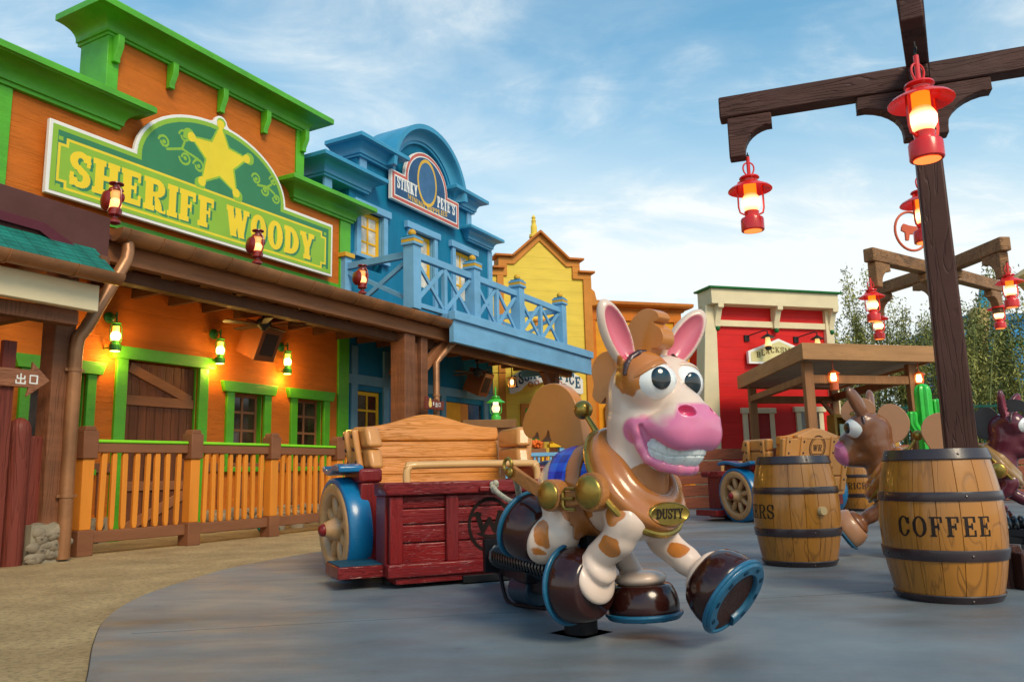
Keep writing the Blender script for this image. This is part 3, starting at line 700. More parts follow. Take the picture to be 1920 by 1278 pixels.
def sd_cap(X,Y,Z,a,b,ra,rb):
    a=np.array(a,float); b=np.array(b,float); d=b-a; L=d@d
    t=np.clip(((X-a[0])*d[0]+(Y-a[1])*d[1]+(Z-a[2])*d[2])/L,0,1)
    return np.sqrt((X-a[0]-d[0]*t)**2+(Y-a[1]-d[1]*t)**2+(Z-a[2]-d[2]*t)**2)-(ra+(rb-ra)*t)
def smin(a,b,k):
    h=np.clip(.5+.5*(b-a)/k,0,1); return b*(1-h)+a*h-k*h*(1-h)
def prim(F,p):
    """p: ('e',c,r,k[,M]) ellipsoid, ('c',a,b,ra,rb,k) capsule; k<0 = carve with |k| smoothing"""
    if p[0]=='e':
        c,r,k=p[1:4]; M=p[4] if len(p)>4 else None; R_=max(r); sl,X,Y,Z=F.sub(np.array(c)-R_,np.array(c)+R_); d=sd_ell(X,Y,Z,c,r,M)
    else:
        a,b,ra,rb,k=p[1:6]; R_=max(ra,rb); sl,X,Y,Z=F.sub(np.minimum(a,b)-R_,np.maximum(a,b)+R_); d=sd_cap(X,Y,Z,a,b,ra,rb)
    if k>=0: F.F[sl]=smin(F.F[sl],d,max(k,1e-4))
    else: F.F[sl]=-smin(-F.F[sl],d,-k)
def nets(F,level=0.):
    G=F.F-level; n=G.shape; S=G<0
    cells=np.zeros((n[0]-1,n[1]-1,n[2]-1),np.int8)
    for i in (0,1):
        for j in (0,1):
            for k in (0,1): cells+=S[i:n[0]-1+i,j:n[1]-1+j,k:n[2]-1+k]
    act=(cells>0)&(cells<8); idx=np.argwhere(act); ids=-np.ones(act.shape,np.int64); ids[act]=np.arange(len(idx))
    acc=np.zeros((len(idx),3)); cnt=np.zeros(len(idx))
    cor=[(i,j,k) for i in (0,1) for j in (0,1) for k in (0,1)]
    for a in cor:
        for ax in range(3):
            if a[ax]: continue
            b=list(a); b[ax]=1
            va=G[idx[:,0]+a[0],idx[:,1]+a[1],idx[:,2]+a[2]]; vb=G[idx[:,0]+b[0],idx[:,1]+b[1],idx[:,2]+b[2]]
            m=(va<0)!=(vb<0); t=va[m]/(va[m]-vb[m]+1e-12); p=np.tile(np.array(a,float),(m.sum(),1)); p[:,ax]+=t; acc[m]+=p; cnt[m]+=1
    V=F.lo+(idx+acc/cnt[:,None])*F.h
    quads=[]
    for ax in range(3):
        o=[i for i in range(3) if i!=ax]
        s0=[slice(1,n[i]-1) for i in range(3)]; s0[ax]=slice(0,n[ax]-1); s1=list(s0); s1[ax]=slice(1,n[ax])
        A=S[tuple(s0)]; B=S[tuple(s1)]
        for flip,m in ((False,A&~B),(True,~A&B)):
            e=np.argwhere(m); 
            if len(e)==0: continue
            base=e.copy(); base[:,o[0]]+=1; base[:,o[1]]+=1
            q=[]
            for du,dv in ((-1,-1),(0,-1),(0,0),(-1,0)):
                c=base.copy(); c[:,o[0]]+=du; c[:,o[1]]+=dv; q.append(ids[c[:,0],c[:,1],c[:,2]])
            q=np.stack(q,1)
            if (ax==1)!=flip: q=q[:,::-1]
            quads.append(q)
    return V,np.concatenate(quads)
def field_obj(name,F,mats,parent,attrs=None,level=0.,smooth_it=1):
    V,Q=nets(F,level)
    # one light Laplacian pass removes stair steps
    for _ in range(smooth_it):
        A=np.zeros_like(V); c=np.zeros(len(V))
        for a,b in ((0,1),(1,2),(2,3),(3,0)):
            np.add.at(A,Q[:,a],V[Q[:,b]]); np.add.at(c,Q[:,a],1); np.add.at(A,Q[:,b],V[Q[:,a]]); np.add.at(c,Q[:,b],1)
        V=V*.5+A/np.maximum(c,1)[:,None]*.5
    me=bpy.data.meshes.new(name); me.vertices.add(len(V)); me.vertices.foreach_set('co',V.astype(np.float32).ravel())
    me.loops.add(len(Q)*4); me.loops.foreach_set('vertex_index',Q.astype(np.int32).ravel())
    me.polygons.add(len(Q)); me.polygons.foreach_set('loop_start',np.arange(0,len(Q)*4,4,dtype=np.int32)); me.polygons.foreach_set('loop_total',np.full(len(Q),4,np.int32))
    me.update(calc_edges=True); me.shade_smooth()
    for m in (mats if isinstance(mats,(list,tuple)) else [mats]): me.materials.append(m)
    if attrs:
        for k,fn in attrs.items():
            a=me.attributes.new(k,'FLOAT','POINT'); a.data.foreach_set('value',fn(V).astype(np.float32))
    o=bpy.data.objects.new(name,me); COL.objects.link(o)
    if parent is not None: o.parent=parent
    return o
def vnoise(V,s,seed=0):
    r=np.zeros(len(V))
    g=np.random.RandomState(seed)
    for k in range(7):
        d=g.normal(size=3)*s*(1+.5*k); r+=np.sin(V@d+g.uniform(0,6.28))/(1+.4*k)
    return r/3.
def skin_mat(name,base,tan,pink,ear):
    m=bpy.data.materials.new(name); m.use_nodes=True; t=m.node_tree; b=t.nodes['Principled BSDF']; L=t.links.new
    b.inputs['Roughness'].default_value=.27; b.inputs['Coat Weight'].default_value=.28; b.inputs['Coat Roughness'].default_value=.09
    tcn=t.nodes.new('ShaderNodeTexCoord').outputs['Object']; n=t.nodes.new('ShaderNodeTexNoise'); n.inputs['Scale'].default_value=5; L(tcn,n.inputs['Vector'])
    q0=t.nodes.new('ShaderNodeMix'); q0.data_type='RGBA'; L(n.outputs[0],q0.inputs[0]); q0.inputs[6].default_value=(*(x*.93 for x in base),1); q0.inputs[7].default_value=(*(min(1,x*1.05) for x in base),1); cur=q0.outputs[2]
    for at,c,w in (('tan',tan,.0025),('pink',pink,.006),('ear',ear,.004)):
        a=t.nodes.new('ShaderNodeAttribute'); a.attribute_name=at; r=t.nodes.new('ShaderNodeMapRange'); r.inputs[1].default_value=w; r.inputs[2].default_value=-w; L(a.outputs['Fac'],r.inputs[0])
        q=t.nodes.new('ShaderNodeMix'); q.data_type='RGBA'; L(r.outputs[0],q.inputs[0]); L(cur,q.inputs[6]); q.inputs[7].default_value=(*c,1); cur=q.outputs[2]
    L(cur,b.inputs['Base Color'])
    bp=t.nodes.new('ShaderNodeBump'); bp.inputs['Distance'].default_value=.0006; n2=t.nodes.new('ShaderNodeTexNoise'); n2.inputs['Scale'].default_value=30; L(tcn,n2.inputs['Vector']); L(n2.outputs[0],bp.inputs['Height']); L(bp.outputs[0],b.inputs['Normal'])
    return m
def rotm(axis_x,axis_y,axis_z): return [list(axis_x),list(axis_y),list(axis_z)]
GOLD=mat('antique_gold',(.40,.26,.055),.30,.2,6,bump=.1,metal=.85)
LEATH=mat('tooled_leather',(.36,.135,.030),.42,.25,9,bump=.9,bscale=28,coat=.2)
HOOF=mat('hoof_brown',(.030,.007,.005),.16,.15,4,bump=.04,coat=.15)
SOLE=mat('hoof_sole',(.05,.018,.012),.5,.2,8,bump=.5,bscale=50)
SHOE=mat('horseshoe_blue',(.008,.10,.19),.38,.12,6,bump=.3,bscale=40,coat=.2)
EYEW=mat('eye_white',(.80,.79,.76),.12,.02,4,bump=0,coat=.6)
PUP=mat('eye_pupil',(.008,.012,.014),.05,.05,4,bump=0,coat=1.)
BROW=mat('eyebrow_brown',(.05,.015,.014),.3,.2,12,bump=.3,coat=.3)
LIDT=mat('eyelid_tan',(.46,.16,.035),.3,.06,5,bump=.05,coat=.25)
LIDC=mat('eyelid_cream',(.70,.50,.38),.3,.05,5,bump=.05,coat=.25)
TEETH=mat('teeth_white',(.66,.68,.66),.3,.05,8,bump=.1,coat=.3)
HAIR=mat('hair_tan',(.54,.195,.035),.33,.06,3,bump=.1,coat=.3)
COLLAR=mat('collar_tan',(.40,.135,.028),.25,.12,5,bump=.08,coat=.5)
GIRTH=mat('girth_strap',(.33,.115,.025),.3,.1,5,bump=.1,coat=.4)
def plaid_mat():
    m=bpy.data.materials.new('blue_plaid_blanket'); m.use_nodes=True; t=m.node_tree; b=t.nodes['Principled BSDF']; L=t.links.new; b.inputs['Roughness'].default_value=.35; b.inputs['Coat Weight'].default_value=.3
    tcn=t.nodes.new('ShaderNodeTexCoord').outputs['Object']; sp=t.nodes.new('ShaderNodeSeparateXYZ'); L(tcn,sp.inputs[0])
    def stripe(o,s,off):
        a=t.nodes.new('ShaderNodeMath'); a.operation='MULTIPLY_ADD'; L(o,a.inputs[0]); a.inputs[1].default_value=1/s; a.inputs[2].default_value=off
        f=t.nodes.new('ShaderNodeMath'); f.operation='FRACT'; L(a.outputs[0],f.inputs[0]); g=t.nodes.new('ShaderNodeMath'); g.operation='GREATER_THAN'; L(f.outputs[0],g.inputs[0]); g.inputs[1].default_value=.5; return g.outputs[0]
    s=t.nodes.new('ShaderNodeMath'); s.operation='ADD'; L(stripe(sp.outputs[0],.10,100.2),s.inputs[0]); L(stripe(sp.outputs[2],.075,100.),s.inputs[1])
    r=t.nodes.new('ShaderNodeValToRGB'); r.color_ramp.interpolation='CONSTANT'; r.color_ramp.elements[0].color=(.02,.12,.62,1); r.color_ramp.elements[1].color=(.008,.05,.50,1); r.color_ramp.elements[1].position=.45
    e=r.color_ramp.elements.new(.9); e.color=(.002,.012,.27,1)
    d=t.nodes.new('ShaderNodeMath'); d.operation='MULTIPLY'; L(s.outputs[0],d.inputs[0]); d.inputs[1].default_value=.5; L(d.outputs[0],r.inputs[0]); L(r.outputs[0],b.inputs['Base Color']); return m
PLAID=plaid_mat()
def hoof(parent,c,n,toe,R_=.165,length=.19,m=HOOF):
    n=Vector(n).normalized(); toe=Vector(toe); toe=(toe-n*toe.dot(n)).normalized(); y=(-n).cross(toe)
    T=frame(None,toe,y,-n,c)
    k=R_/.165
    h=MB(T); P=[(.155,-.002),(.163,.012),(.165,.03),(.163,.06),(.155,.095),(.140,.13),(.128,.142)]
    h.lathe([(a*k,b*length/.19) for a,b in P],40); o=h.build('hoof',m,parent,ang=50)
    # horseshoe
    s=MB(T); th=[R(-152+304*i/40) for i in range(41)]; ro=R_*1.03; ri=R_*.70
    ring=[]
    for a in th: ring.append([s._v((r*math.cos(a)*1.0,r*math.sin(a),z)) for r,z in ((ro,.006),(ro,-.016),(ro-.008,-.024),(ri+.006,-.024),(ri,-.016),(ri,.006))])
    for A,B in zip(ring,ring[1:]):
        for q in range(6): s._f([A[q],A[(q+1)%6],B[(q+1)%6],B[q]])
    s._f(ring[0]); s._f(ring[-1][::-1])
    s.tube([(ro*math.cos(2*PI*i/48),ro*math.sin(2*PI*i/48),-.002) for i in range(48)],.010*k,8,closed=True)
    s.build('horseshoe',SHOE,o,bevel=.002)
    s=MB(T)
    for i in range(8):
        a=R(-128+256*i/7); rr=(ro+ri)/2; s.M=T@Matrix.Rotation(a,4,'Z'); s.box(rr-.008,rr+.008,-.012,.012,-.0265,-.0235)
    s.build('shoe_slots',mat('shoe_slot_dark',(.004,.03,.06),.6),o,smooth=False)
    s=MB(T); s.lathe([(R_*.96,.004),(R_*.97,-.004),(R_*.9,-.008),(R_*.5,-.004),(.01,-.003)],36); s.build('sole',SOLE,o)
    return o
def make_horse(label,loc,rz,skin,tanp,hair,hoofm,collar,h=.006,smile=True,patches=True,plate=True,group=None,blanket=True,earc=None):
    RT=thing('carousel_horse',label,'ride horse',loc,rz,group)
    S=lambda p: [p, tuple([p[0]]+[((q[0],-q[1],q[2]) if isinstance(q,tuple) and len(q)==3 and i<(1 if p[0]=='e' else 2) else q) for i,q in enumerate(p[1:])])]
    F=Field((-.36,-.36,.10),(.84,.36,1.52),h)
    torso=[('e',(.08,0,.665),(.29,.185,.20),.0),('e',(.27,0,.63),(.17,.175,.165),.06)]
    legs=[('c',(.33,-.11,.64),(.41,-.15,.53),.10,.082,.05),('c',(.41,-.15,.53),(.38,-.16,.465),.078,.068,.03),('c',(.37,-.16,.455),(.27,-.16,.385),.072,.066,.02),('e',(.40,-.215,.50),(.03,.014,.03),.02),('e',(.43,-.195,.55),(.05,.02,.05),.03),
      ('c',(.27,.11,.60),(.39,.14,.445),.095,.066,.05),('c',(.385,.14,.43),(.50,.14,.355),.068,.06,.02),('c',(.50,.14,.355),(.60,.14,.29),.058,.05,.02),
      ('c',(.01,-.10,.60),(.03,-.15,.47),.115,.088,.05),('c',(.03,-.15,.455),(-.06,-.16,.405),.082,.07,.02),('c',(-.06,-.16,.405),(-.12,-.16,.455),.068,.07,.02),
      ('c',(.02,.10,.58),(.10,.14,.42),.105,.072,.05),('c',(.10,.14,.42),(.20,.14,.29),.062,.05,.02)]
    def ringp(c,n,r,t):   # fetlock cuff : flattened ellipsoid across the limb
        n=np.array(n,float); n/=np.linalg.norm(n); y=np.array([0,1,0.]); x=np.cross(y,n); return ('e',c,(r,r,t),.014,rotm(x,y,n))
    cuffs=[ringp((.235,-.16,.290),(-1,0,-.35),.114,.045),ringp((.265,-.16,.34),(-1,0,-.7),.085,.045),ringp((.600,.14,.302),(.84,0,-.54),.112,.050),ringp((-.045,-.16,.445),(-.93,0,.36),.122,.055),ringp((.250,.14,.258),(.08,0,-1),.120,.042)]
    neck=[('c',(.33,0,.60),(.385,0,.93),.165,.132,.05)]
    skull=[('e',(.425,0,1.09),(.165,.150,.165),.0),('e',(.425,0,.975),(.152,.156,.150),.06),('c',(.50,0,1.08),(.62,0,.99),.105,.10,.05)]
    skull+=S(('e',(.510,-.090,1.128),(.110,.114,.120),.03))
    skull+=S(('e',(.47,-.10,1.18),(.09,.07,.06),.06))
    muz=[('e',(.622,0,.930),(.118,.160,.090),.0)]+S(('c',(.495,-.125,.925),(.64,-.110,.905),.044,.064,.05))+[('c',(.672,-.085,.885),(.672,.085,.885),.066,.066,.05),('c',(.664,-.08,.945),(.664,.08,.945),.06,.06,.05)]
    muz+=S(('e',(.672,-.083,.970),(.062,.055,.036),.035))
    if not smile:
        muz=[('e',(.655,0,.895),(.105,.112,.100),.03),('c',(.50,0,1.0),(.64,0,.92),.115,.10,.04)]+S(('e',(.70,-.062,.965),(.045,.042,.035),.03))
    # lower lip
    if smile:
        lp=[(.515,-.130,.945),(.492,-.137,.905),(.500,-.132,.85),(.525,-.122,.80),(.575,-.10,.768),(.620,-.05,.752),(.632,0,.750)]
        lip=[]
        for a,b in zip(lp,lp[1:]): lip+=S(('c',a,b,.030,.028,.012))
        jaw=[('e',(.485,0,.84),(.115,.110,.075),.04)]
    else:
        lip=[]; jaw=[('e',(.58,0,.83),(.13,.085,.055),.03),('e',(.50,0,.86),(.11,.11,.08),.04)]
    def eye_ear(side):
        base=np.array((.435 if side<0 else .465,side*.115,1.20)); tip=np.array((.42,-.255,1.465) if side<0 else (.58,.255,1.455))
        z=tip-base; L_=np.linalg.norm(z); z/=L_; o=np.array((.80,-.20 if side<0 else -.55,-.0)); o-=z*(o@z); o/=np.linalg.norm(o); x=np.cross(o,z)
        c=base+z*L_*.50
        return c,x,o,z,L_
    for p in torso+legs+cuffs+neck+skull: prim(F,p)
    ears=[]
    for side in (-1,1):
        c,x,o,z,L_=eye_ear(side); M=rotm(x,o,z)
        prim(F,('e',tuple(c),(.072,.046,L_*.56),.012,M))
        cc=c+o*.052+z*.004; ears.append((tuple(cc),(.056,.062,L_*.48),M)); prim(F,('e',tuple(cc),(.056,.062,L_*.48),-.006,M))
    head_only=F.F.copy()
    for p in muz+lip+jaw: prim(F,p)
    if smile:
        # open mouth : wedge between lips
        for s in (-1,1):
            prim(F,('c',(.520,s*.162,.925),(.575,s*.152,.828),.014,.040,-.008)); prim(F,('c',(.575,s*.150,.825),(.665,s*.095,.790),.036,.032,-.008))
        prim(F,('c',(.675,-.095,.790),(.675,.095,.790),.032,.032,-.008)); prim(F,('e',(.635,0,.795),(.085,.13,.030),-.008))
    for s in (-1,1): prim(F,('e',(.708,s*.094,.982),(.040,.042,.026),-.008)); 
    def pinkf(V):
        X,Y,Z=V[:,0],V[:,1],V[:,2]
        if not smile: return sd_ell(X,Y,Z,(.72,0,.89),(.125,.15,.135))
        d1=sd_ell(X,Y,Z,(.650,0,.920),(.155,.180,.100)); d2=sd_cap(X,Y,Z,(.475,-.13,.915),(.66,-.10,.885),.062,.09); d3=sd_cap(X,Y,Z,(.475,.13,.915),(.66,.10,.885),.062,.09)
        d=np.minimum(np.minimum(d1,d2),d3); d=np.minimum(d,sd_ell(X,Y,Z,(.71,0,.92),(.12,.17,.13))); d=np.maximum(d,(Z-1.012-.10*(X-.65))*.8)
        if smile:
            for a,b in zip(lp,lp[1:]):
                for s in (1,-1): d=np.minimum(d,sd_cap(X,Y,Z,(a[0],a[1]*s,a[2]),(b[0],b[1]*s,b[2]),.036,.036))
        return d
    def tanf(V):
        X,Y,Z=V[:,0],V[:,1],V[:,2]
        if not patches: return np.full(len(V),1.)
        n=vnoise(V,18,3)*.020+vnoise(V,50,5)*.005
        E=[((.49,-.14,1.16),(.115,.11,.105)),((.50,.13,1.15),(.10,.10,.10)),((.54,-.09,1.215),(.09,.07,.045)),((.36,-.17,.66),(.07,.06,.09)),((.42,-.20,.56),(.055,.06,.05)),((.37,-.24,.43),(.06,.06,.045)),((.0,-.23,.47),(.035,.06,.055)),((-.05,-.24,.41),(.035,.05,.03)),((.15,-.18,.60),(.10,.10,.08)),((.50,.06,.42),(.06,.06,.05)),((.24,.12,.45),(.05,.05,.05))]
        d=np.full(len(V),1.)
        for c,r in E: d=np.minimum(d,sd_ell(X,Y,Z,c,r))
        nk=np.maximum(Z-(.765+.05*(X-.40)),.30-X); d=np.minimum(d,np.maximum(nk,-(Z-.60)))
        return d+n
    def earf(V):
        X,Y,Z=V[:,0],V[:,1],V[:,2]; d=np.full(len(V),1.)
        for c,r,M in ears: d=np.minimum(d,sd_ell(X,Y,Z,c,(r[0]+.002,r[1]+.002,r[2]+.002),M))
        if smile: d=np.minimum(d,np.minimum(*[sd_ell(X,Y,Z,(.702,s*.092,.977),(.038,.042,.026)) for s in (-1,1)]))
        return d
    sm=skin_mat('skin_'+label.split()[0]+str(len(bpy.data.materials)),skin,tanp,(.66,.17,.31),earc or (.66,.05,.16))
    field_obj('body',F,sm,RT,dict(pink=pinkf,tan=tanf,ear=earf))
    # eyes
    for s,dr in ((-1,(.84,-.47,.06)),(1,(.93,-.30,-.06))):
        e=MB(); c=Vector((.536,s*(.094 if s<0 else .100),1.120)); er_=(.112,.103,.092) if s<0 else (.118,.108,.098); e.ball(c,er_,36); eo=e.build('eye',EYEW,RT)
        if smile:
            er=(er_[0]*1.075,er_[1]*1.075,er_[2]*1.10); GL_=Field((c.x-.14,c.y-.13,c.z-.10),(c.x+.14,c.y+.13,c.z+.13),.005); prim(GL_,('e',tuple(c),er,0))
            sl,X,Y,Z=GL_.sub((c.x-.14,c.y-.13,c.z-.10),(c.x+.14,c.y+.13,c.z+.13),0); nl=Vector((-.42,s*.22,.86)).normalized()
            pl_=.030-((X-c.x)*nl.x+(Y-c.y)*nl.y+(Z-c.z)*nl.z); GL_.F=-smin(-GL_.F,-pl_.astype(np.float32),.010)
            field_obj('eyelid',GL_,LIDT if s<0 else LIDC,RT)
        if not smile: dr=(.8,s*.5,.0)
        d=Vector(dr).normalized()
        rr=er_; k=1/math.sqrt(sum((d[i]/rr[i])**2 for i in range(3))); pc=c+d*k
        nrm=Vector((d[0]/rr[0]**2,d[1]/rr[1]**2,d[2]/rr[2]**2)).normalized()
        u=nrm.cross(Vector((0,0,1))).normalized(); v=u.cross(nrm).normalized(); T=frame(None,u,v,nrm,pc-nrm*.0125)
        p=MB(); p.ball(pc-nrm*.012,(.044,.050,.0165),28,T=Matrix((u,v,nrm)).transposed()); p.build('pupil',PUP,eo)
        b=MB(); cb=Vector((.520,s*.10,1.12)); pts=[]
        for i in range(9):
            t=i/8; a=R(62+92*t); q=Vector((.52+.02*t+.015,s*(.185-.135*t),1.135+.098*math.sin(R(30+85*t)))); pts.append(q)
        pts=[Vector((.510,s*.090,1.128))+Vector((d_[0]*.116,s*d_[1]*.120,d_[2]*.126)) for d_ in [tuple(Vector(q).normalized()) for q in ((-.25,.95,.15),(-.22,.85,.48),(-.16,.62,.76),(-.04,.34,.94),(.10,.08,.99))]]
        b.tube([tuple(q) for q in pts],[.009,.016,.018,.016,.009],10); b.build('eyebrow',BROW,RT)
    if smile:
        FT=Field((.42,-.18,.72),(.80,.18,.95),.004)
        prim(FT,('e',(.560,0,.835),(.145,.142,.105),.0)); sl,X,Y,Z=FT.sub((.4,-.2,.7),(.8,.2,1.0),0)
        g=FT.F[sl]; ang=np.arctan2(Y,X-.50); st=np.abs(((ang/(.26))%1.0)-.5); rowz=.812+(.53-X)*-.35*0; zz=Z-(.800+.45*np.clip(.62-X,0,.2))
        st2=np.abs((((ang/.26)+.5)%1.0)-.5); sel=np.where(zz>0,st,st2)
        groove=np.maximum(np.exp(-(((.5-sel)*.26*.13)/.0022)**2),np.exp(-(zz/.0022)**2)*np.ones_like(X*Y*Z)); FT.F[sl]=g+groove*.006
        field_obj('teeth',FT,TEETH,RT,smooth_it=0)
    # girth strap and blanket : offset shells of the torso
    def shell(name,m,off,cut,level=0):
        G=Field((-.26,-.26,.40),(.50,.26,.92),.008 if h<.01 else .012)
        for p in torso+[q for q in legs[:1]+legs[8:9]+legs[5:6]+legs[11:12]]: prim(G,p)
        sl,X,Y,Z=G.sub((-.26,-.26,.40),(.50,.26,.92),0); G.F=np.maximum(G.F-off,cut(X,Y,Z)).astype(np.float32)
        return field_obj(name,G,m,RT)
    if blanket:
        shell('saddle_blanket',PLAID,.008,lambda X,Y,Z:np.maximum(np.abs(X-.085+.35*(Z-.8))-.135,.70-Z-.0*X)+0*Y)
    shell('girth_strap',GIRTH,.018,lambda X,Y,Z:np.abs(X-.135+.10*(Z-.8)+.0*Y)-.040)
    # collar
    G=Field((.02,-.34,.38),(.66,.34,1.06),.006 if h<.01 else .012); sl,X,Y,Z=G.sub((0,-.4,.3),(.7,.4,1.1),0)
    cc=(.345,0,.705); ux,uz=.587,-.81; wx,wz=.81,.587
    U=(X-cc[0])*ux+(Z-cc[2])*uz; Wn=(X-cc[0])*wx+(Z-cc[2])*wz; Yb=Y+0*X
    lat=.250+.03*np.clip(U/.28,-1,1); a=.275
    rho=np.sqrt((U/a)**2+(Yb/lat)**2)+1e-6; r2=np.sqrt(U**2+Yb**2); din=(rho-1)*r2/rho
    band=.125
    Wc=Wn-(.0+.10*np.clip(-din/band,0,1)**1.2*0.55)     # inner edge stands forward of the outer edge
    qx=np.abs(din+band/2)-(band/2-.022); qz=np.abs(Wc)-.022
    d=np.sqrt(np.maximum(qx,0)**2+np.maximum(qz,0)**2)+np.minimum(np.maximum(qx,qz),0)-.022
    ridge=np.sqrt((din+.108)**2+(Wn-.066)**2)-.030
    G.F=smin(d,ridge,.03).astype(np.float32)
    field_obj('collar',G,collar,RT)
    g=MB(); pts=[]
    for i in range(72):
        t=2*PI*i/72; u=(a+.004)*math.cos(t); y=(.250+.03*max(-1,min(1,u/.28))+.004)*math.sin(t); w=-.012; pts.append((cc[0]+u*ux+w*wx,y,cc[2]+u*uz+w*wz))
    g.tube(pts,.015,8,closed=True); 
    RT_rim=g.build('collar_rim',GOLD,RT)
    if plate:
        n=Vector((.95,-.28,-.06)).normalized(); yv=(Vector((0,1,0))-n*n[1]).normalized(); up=n.cross(yv).normalized()   # reads left to right from the front
        if up.z<0: up=-up
        T=frame(None,yv,up,n,(.535,-.02,.562))
        g=MB(T)
        g.lathe([(1,0),(1,.012),(.93,.016),(.90,.012),(.01,.012)],40); 
        for v in g.bm.verts:
            q=T.inverted()@v.co; q.x*=.108; q.y*=.050; v.co=T@q
        po=g.build('name_plate',GOLD,RT,ang=60)
        def dz(X,Z):
            return text_mask(X,Z,'DUSTY',-.070,.070,-.021,.044,gap=.06,T=.24,S=.15,H=.06).astype(int)
        raster_obj('plate_lettering',dz,-.074,.074,-.024,.026,.0009,lambda a_,b_:T@Vector((a_,b_,.0135)),[mat('letter_dark',(.02,.012,.008),.5)],po)
    # knob on top of the collar
    g=MB(); g.tube([(.150,0,.915),(.075,0,1.015)],[.016,.012],12); g.ball((.062,0,1.037),.046,20); g.build('collar_knob',GOLD,RT)
    # harness on both sides
    for s in (-1,1):
        pl=[(.33,s*.262,.662),(.22,s*.268,.632),(.09,s*.262,.645),(-.03,s*.262,.685),(-.165,s*.262,.752)]
        g=MB(); 
        rows=[]
        path=crom(pl,6)
        for i,p in enumerate(path):
            q=path[min(i+1,len(path)-1)]; q0=path[max(i-1,0)]; dv=(Vector(q)-Vector(q0)).normalized(); up=dv.cross(Vector((0,1,0))); up=up if up.z>0 else -up
            hw=.032; P0=Vector(p); rows.append([g._v(P0+up*hw+Vector((0,-.011,0))),g._v(P0-up*hw+Vector((0,-.011,0))),g._v(P0-up*hw+Vector((0,.011,0))),g._v(P0+up*hw+Vector((0,.011,0)))])
        for A,B in zip(rows,rows[1:]):
            for k in range(4): g._f([A[k],A[(k+1)%4],B[(k+1)%4],B[k]])
        g._f(rows[0]); g._f(rows[-1][::-1])
        st=g.build('harness_strap',LEATH,RT,bevel=.006)
        for (x,z,r_) in ((.325,.660,.072),(.088,.645,.062),(-.160,.750,.024)):
            T=Matrix.Translation((x,s*.262,z))@Matrix.Rotation(s*-PI/2,4,'X')
            g=MB(T); 
            if r_>.03: g.lathe([(r_*.98,-.05),(r_*1.12,-.045),(r_*1.16,0),(r_*1.12,.022),(r_*.95,.028),(.01,.028)],32); g.build('leather_pad',LEATH,st)
            g=MB(T); g.lathe([(r_*.98,.02)]+[(r_*math.cos(k/8*PI/2)*.98+.0005,.026+r_*.36*math.sin(k/8*PI/2)) for k in range(9)],32); g.build('boss',GOLD,st,ang=60)
        g=MB(); y=s*.285; g.tube([(.245,y,.675),(.19,y,.675),(.175,y,.66),(.175,y,.60),(.19,y,.586),(.245,y,.586)],.0075,8); g.tube([(.175,y*1.01,.632),(.24,y*1.02,.632)],.008,8); g.build('buckle',GOLD,st)
        g=MB(); g.tube([(-.185+.026*math.cos(t*PI/8),s*.27,.785+.03*math.sin(t*PI/8)) for t in range(16)],.009,8,closed=True); g.build('ring',GOLD,st)
    # hair : thick cut-out shapes like the real figure
    def board(name,poly,y,th,m,par=RT,bv=.014,rotz=0,piv=(0,0)):
        P=crom(poly+[poly[0]],5)[:-1]; T=Matrix.Translation((piv[0],y,0))@Matrix.Rotation(rotz,4,'Z')@Matrix.Translation((-piv[0],0,0))
        b=MB(T); b.prism([(p[0],p[1]) for p in P],-th/2,th/2,'y'); return b.build(name,m,par,bevel=bv,seg=4)
    if smile:
        board('forelock',[(q[0]-.055,q[1]+.004) for q in [(.36,1.20),(.335,1.28),(.315,1.34),(.340,1.382),(.385,1.380),(.415,1.375),(.44,1.39),(.48,1.428),(.535,1.452),(.585,1.440),(.612,1.412),(.600,1.390),(.580,1.386),(.596,1.370),(.618,1.350),(.630,1.315),(.618,1.282),(.590,1.268),(.565,1.270),(.54,1.235),(.50,1.205)]],0,.085,hair,bv=.026)
        board('mane',[(.36,1.23),(.27,1.29),(.20,1.28),(.155,1.22),(.165,1.15),(.155,1.09),(.20,1.055),(.235,1.08),(.225,.99),(.25,.93),(.33,.95),(.38,1.1)],0,.075,hair)
        board('tail',[(-.06,.76),(-.13,.83),(-.20,.875),(-.265,.905),(-.285,.96),(-.31,.925),(-.345,.905),(-.365,.955),(-.40,.925),(-.45,.94),(-.475,.99),(-.455,1.05),(-.425,1.09),(-.385,1.15),(-.31,1.195),(-.21,1.195),(-.12,1.135),(-.07,1.03),(-.045,.90),(-.01,.79)],.15,.065,hair,rotz=0)
    else:
        board('forelock',[(.40,1.20),(.38,1.30),(.43,1.37),(.52,1.395),(.61,1.37),(.665,1.30),(.668,1.23),(.63,1.19),(.59,1.195),(.580,1.225),(.60,1.235),(.585,1.262),(.54,1.26),(.50,1.20)],0,.07,hair)
        board('mane',[(.38,1.18),(.36,1.27),(.30,1.32),(.21,1.31),(.14,1.24),(.115,1.15),(.14,1.06),(.19,1.0),(.24,.98),(.29,.94),(.34,1.05)],0,.07,hair)
        board('tail',[(-.02,.78),(-.10,.84),(-.12,.90),(-.09,.97),(-.06,1.07),(-.10,1.17),(-.20,1.22),(-.31,1.19),(-.375,1.10),(-.36,.99),(-.30,.90),(-.22,.83),(-.12,.77)],.10,.065,hair)
    # hooves
    hoof(RT,(.092,-.16,.253),(-1,0,0),(0,0,-1),.165,.20,hoofm); hoof(RT,(.725,.14,.222),(.84,0,-.54),(.54,0,.84),.168,.19,hoofm)
    hoof(RT,(-.195,-.16,.505),(-.93,0,.36),(-.36,0,-.93),.155,.20,hoofm); hoof(RT,(.262,.14,.108),(.05,0,-1),(1,0,.05),.163,.17,hoofm)
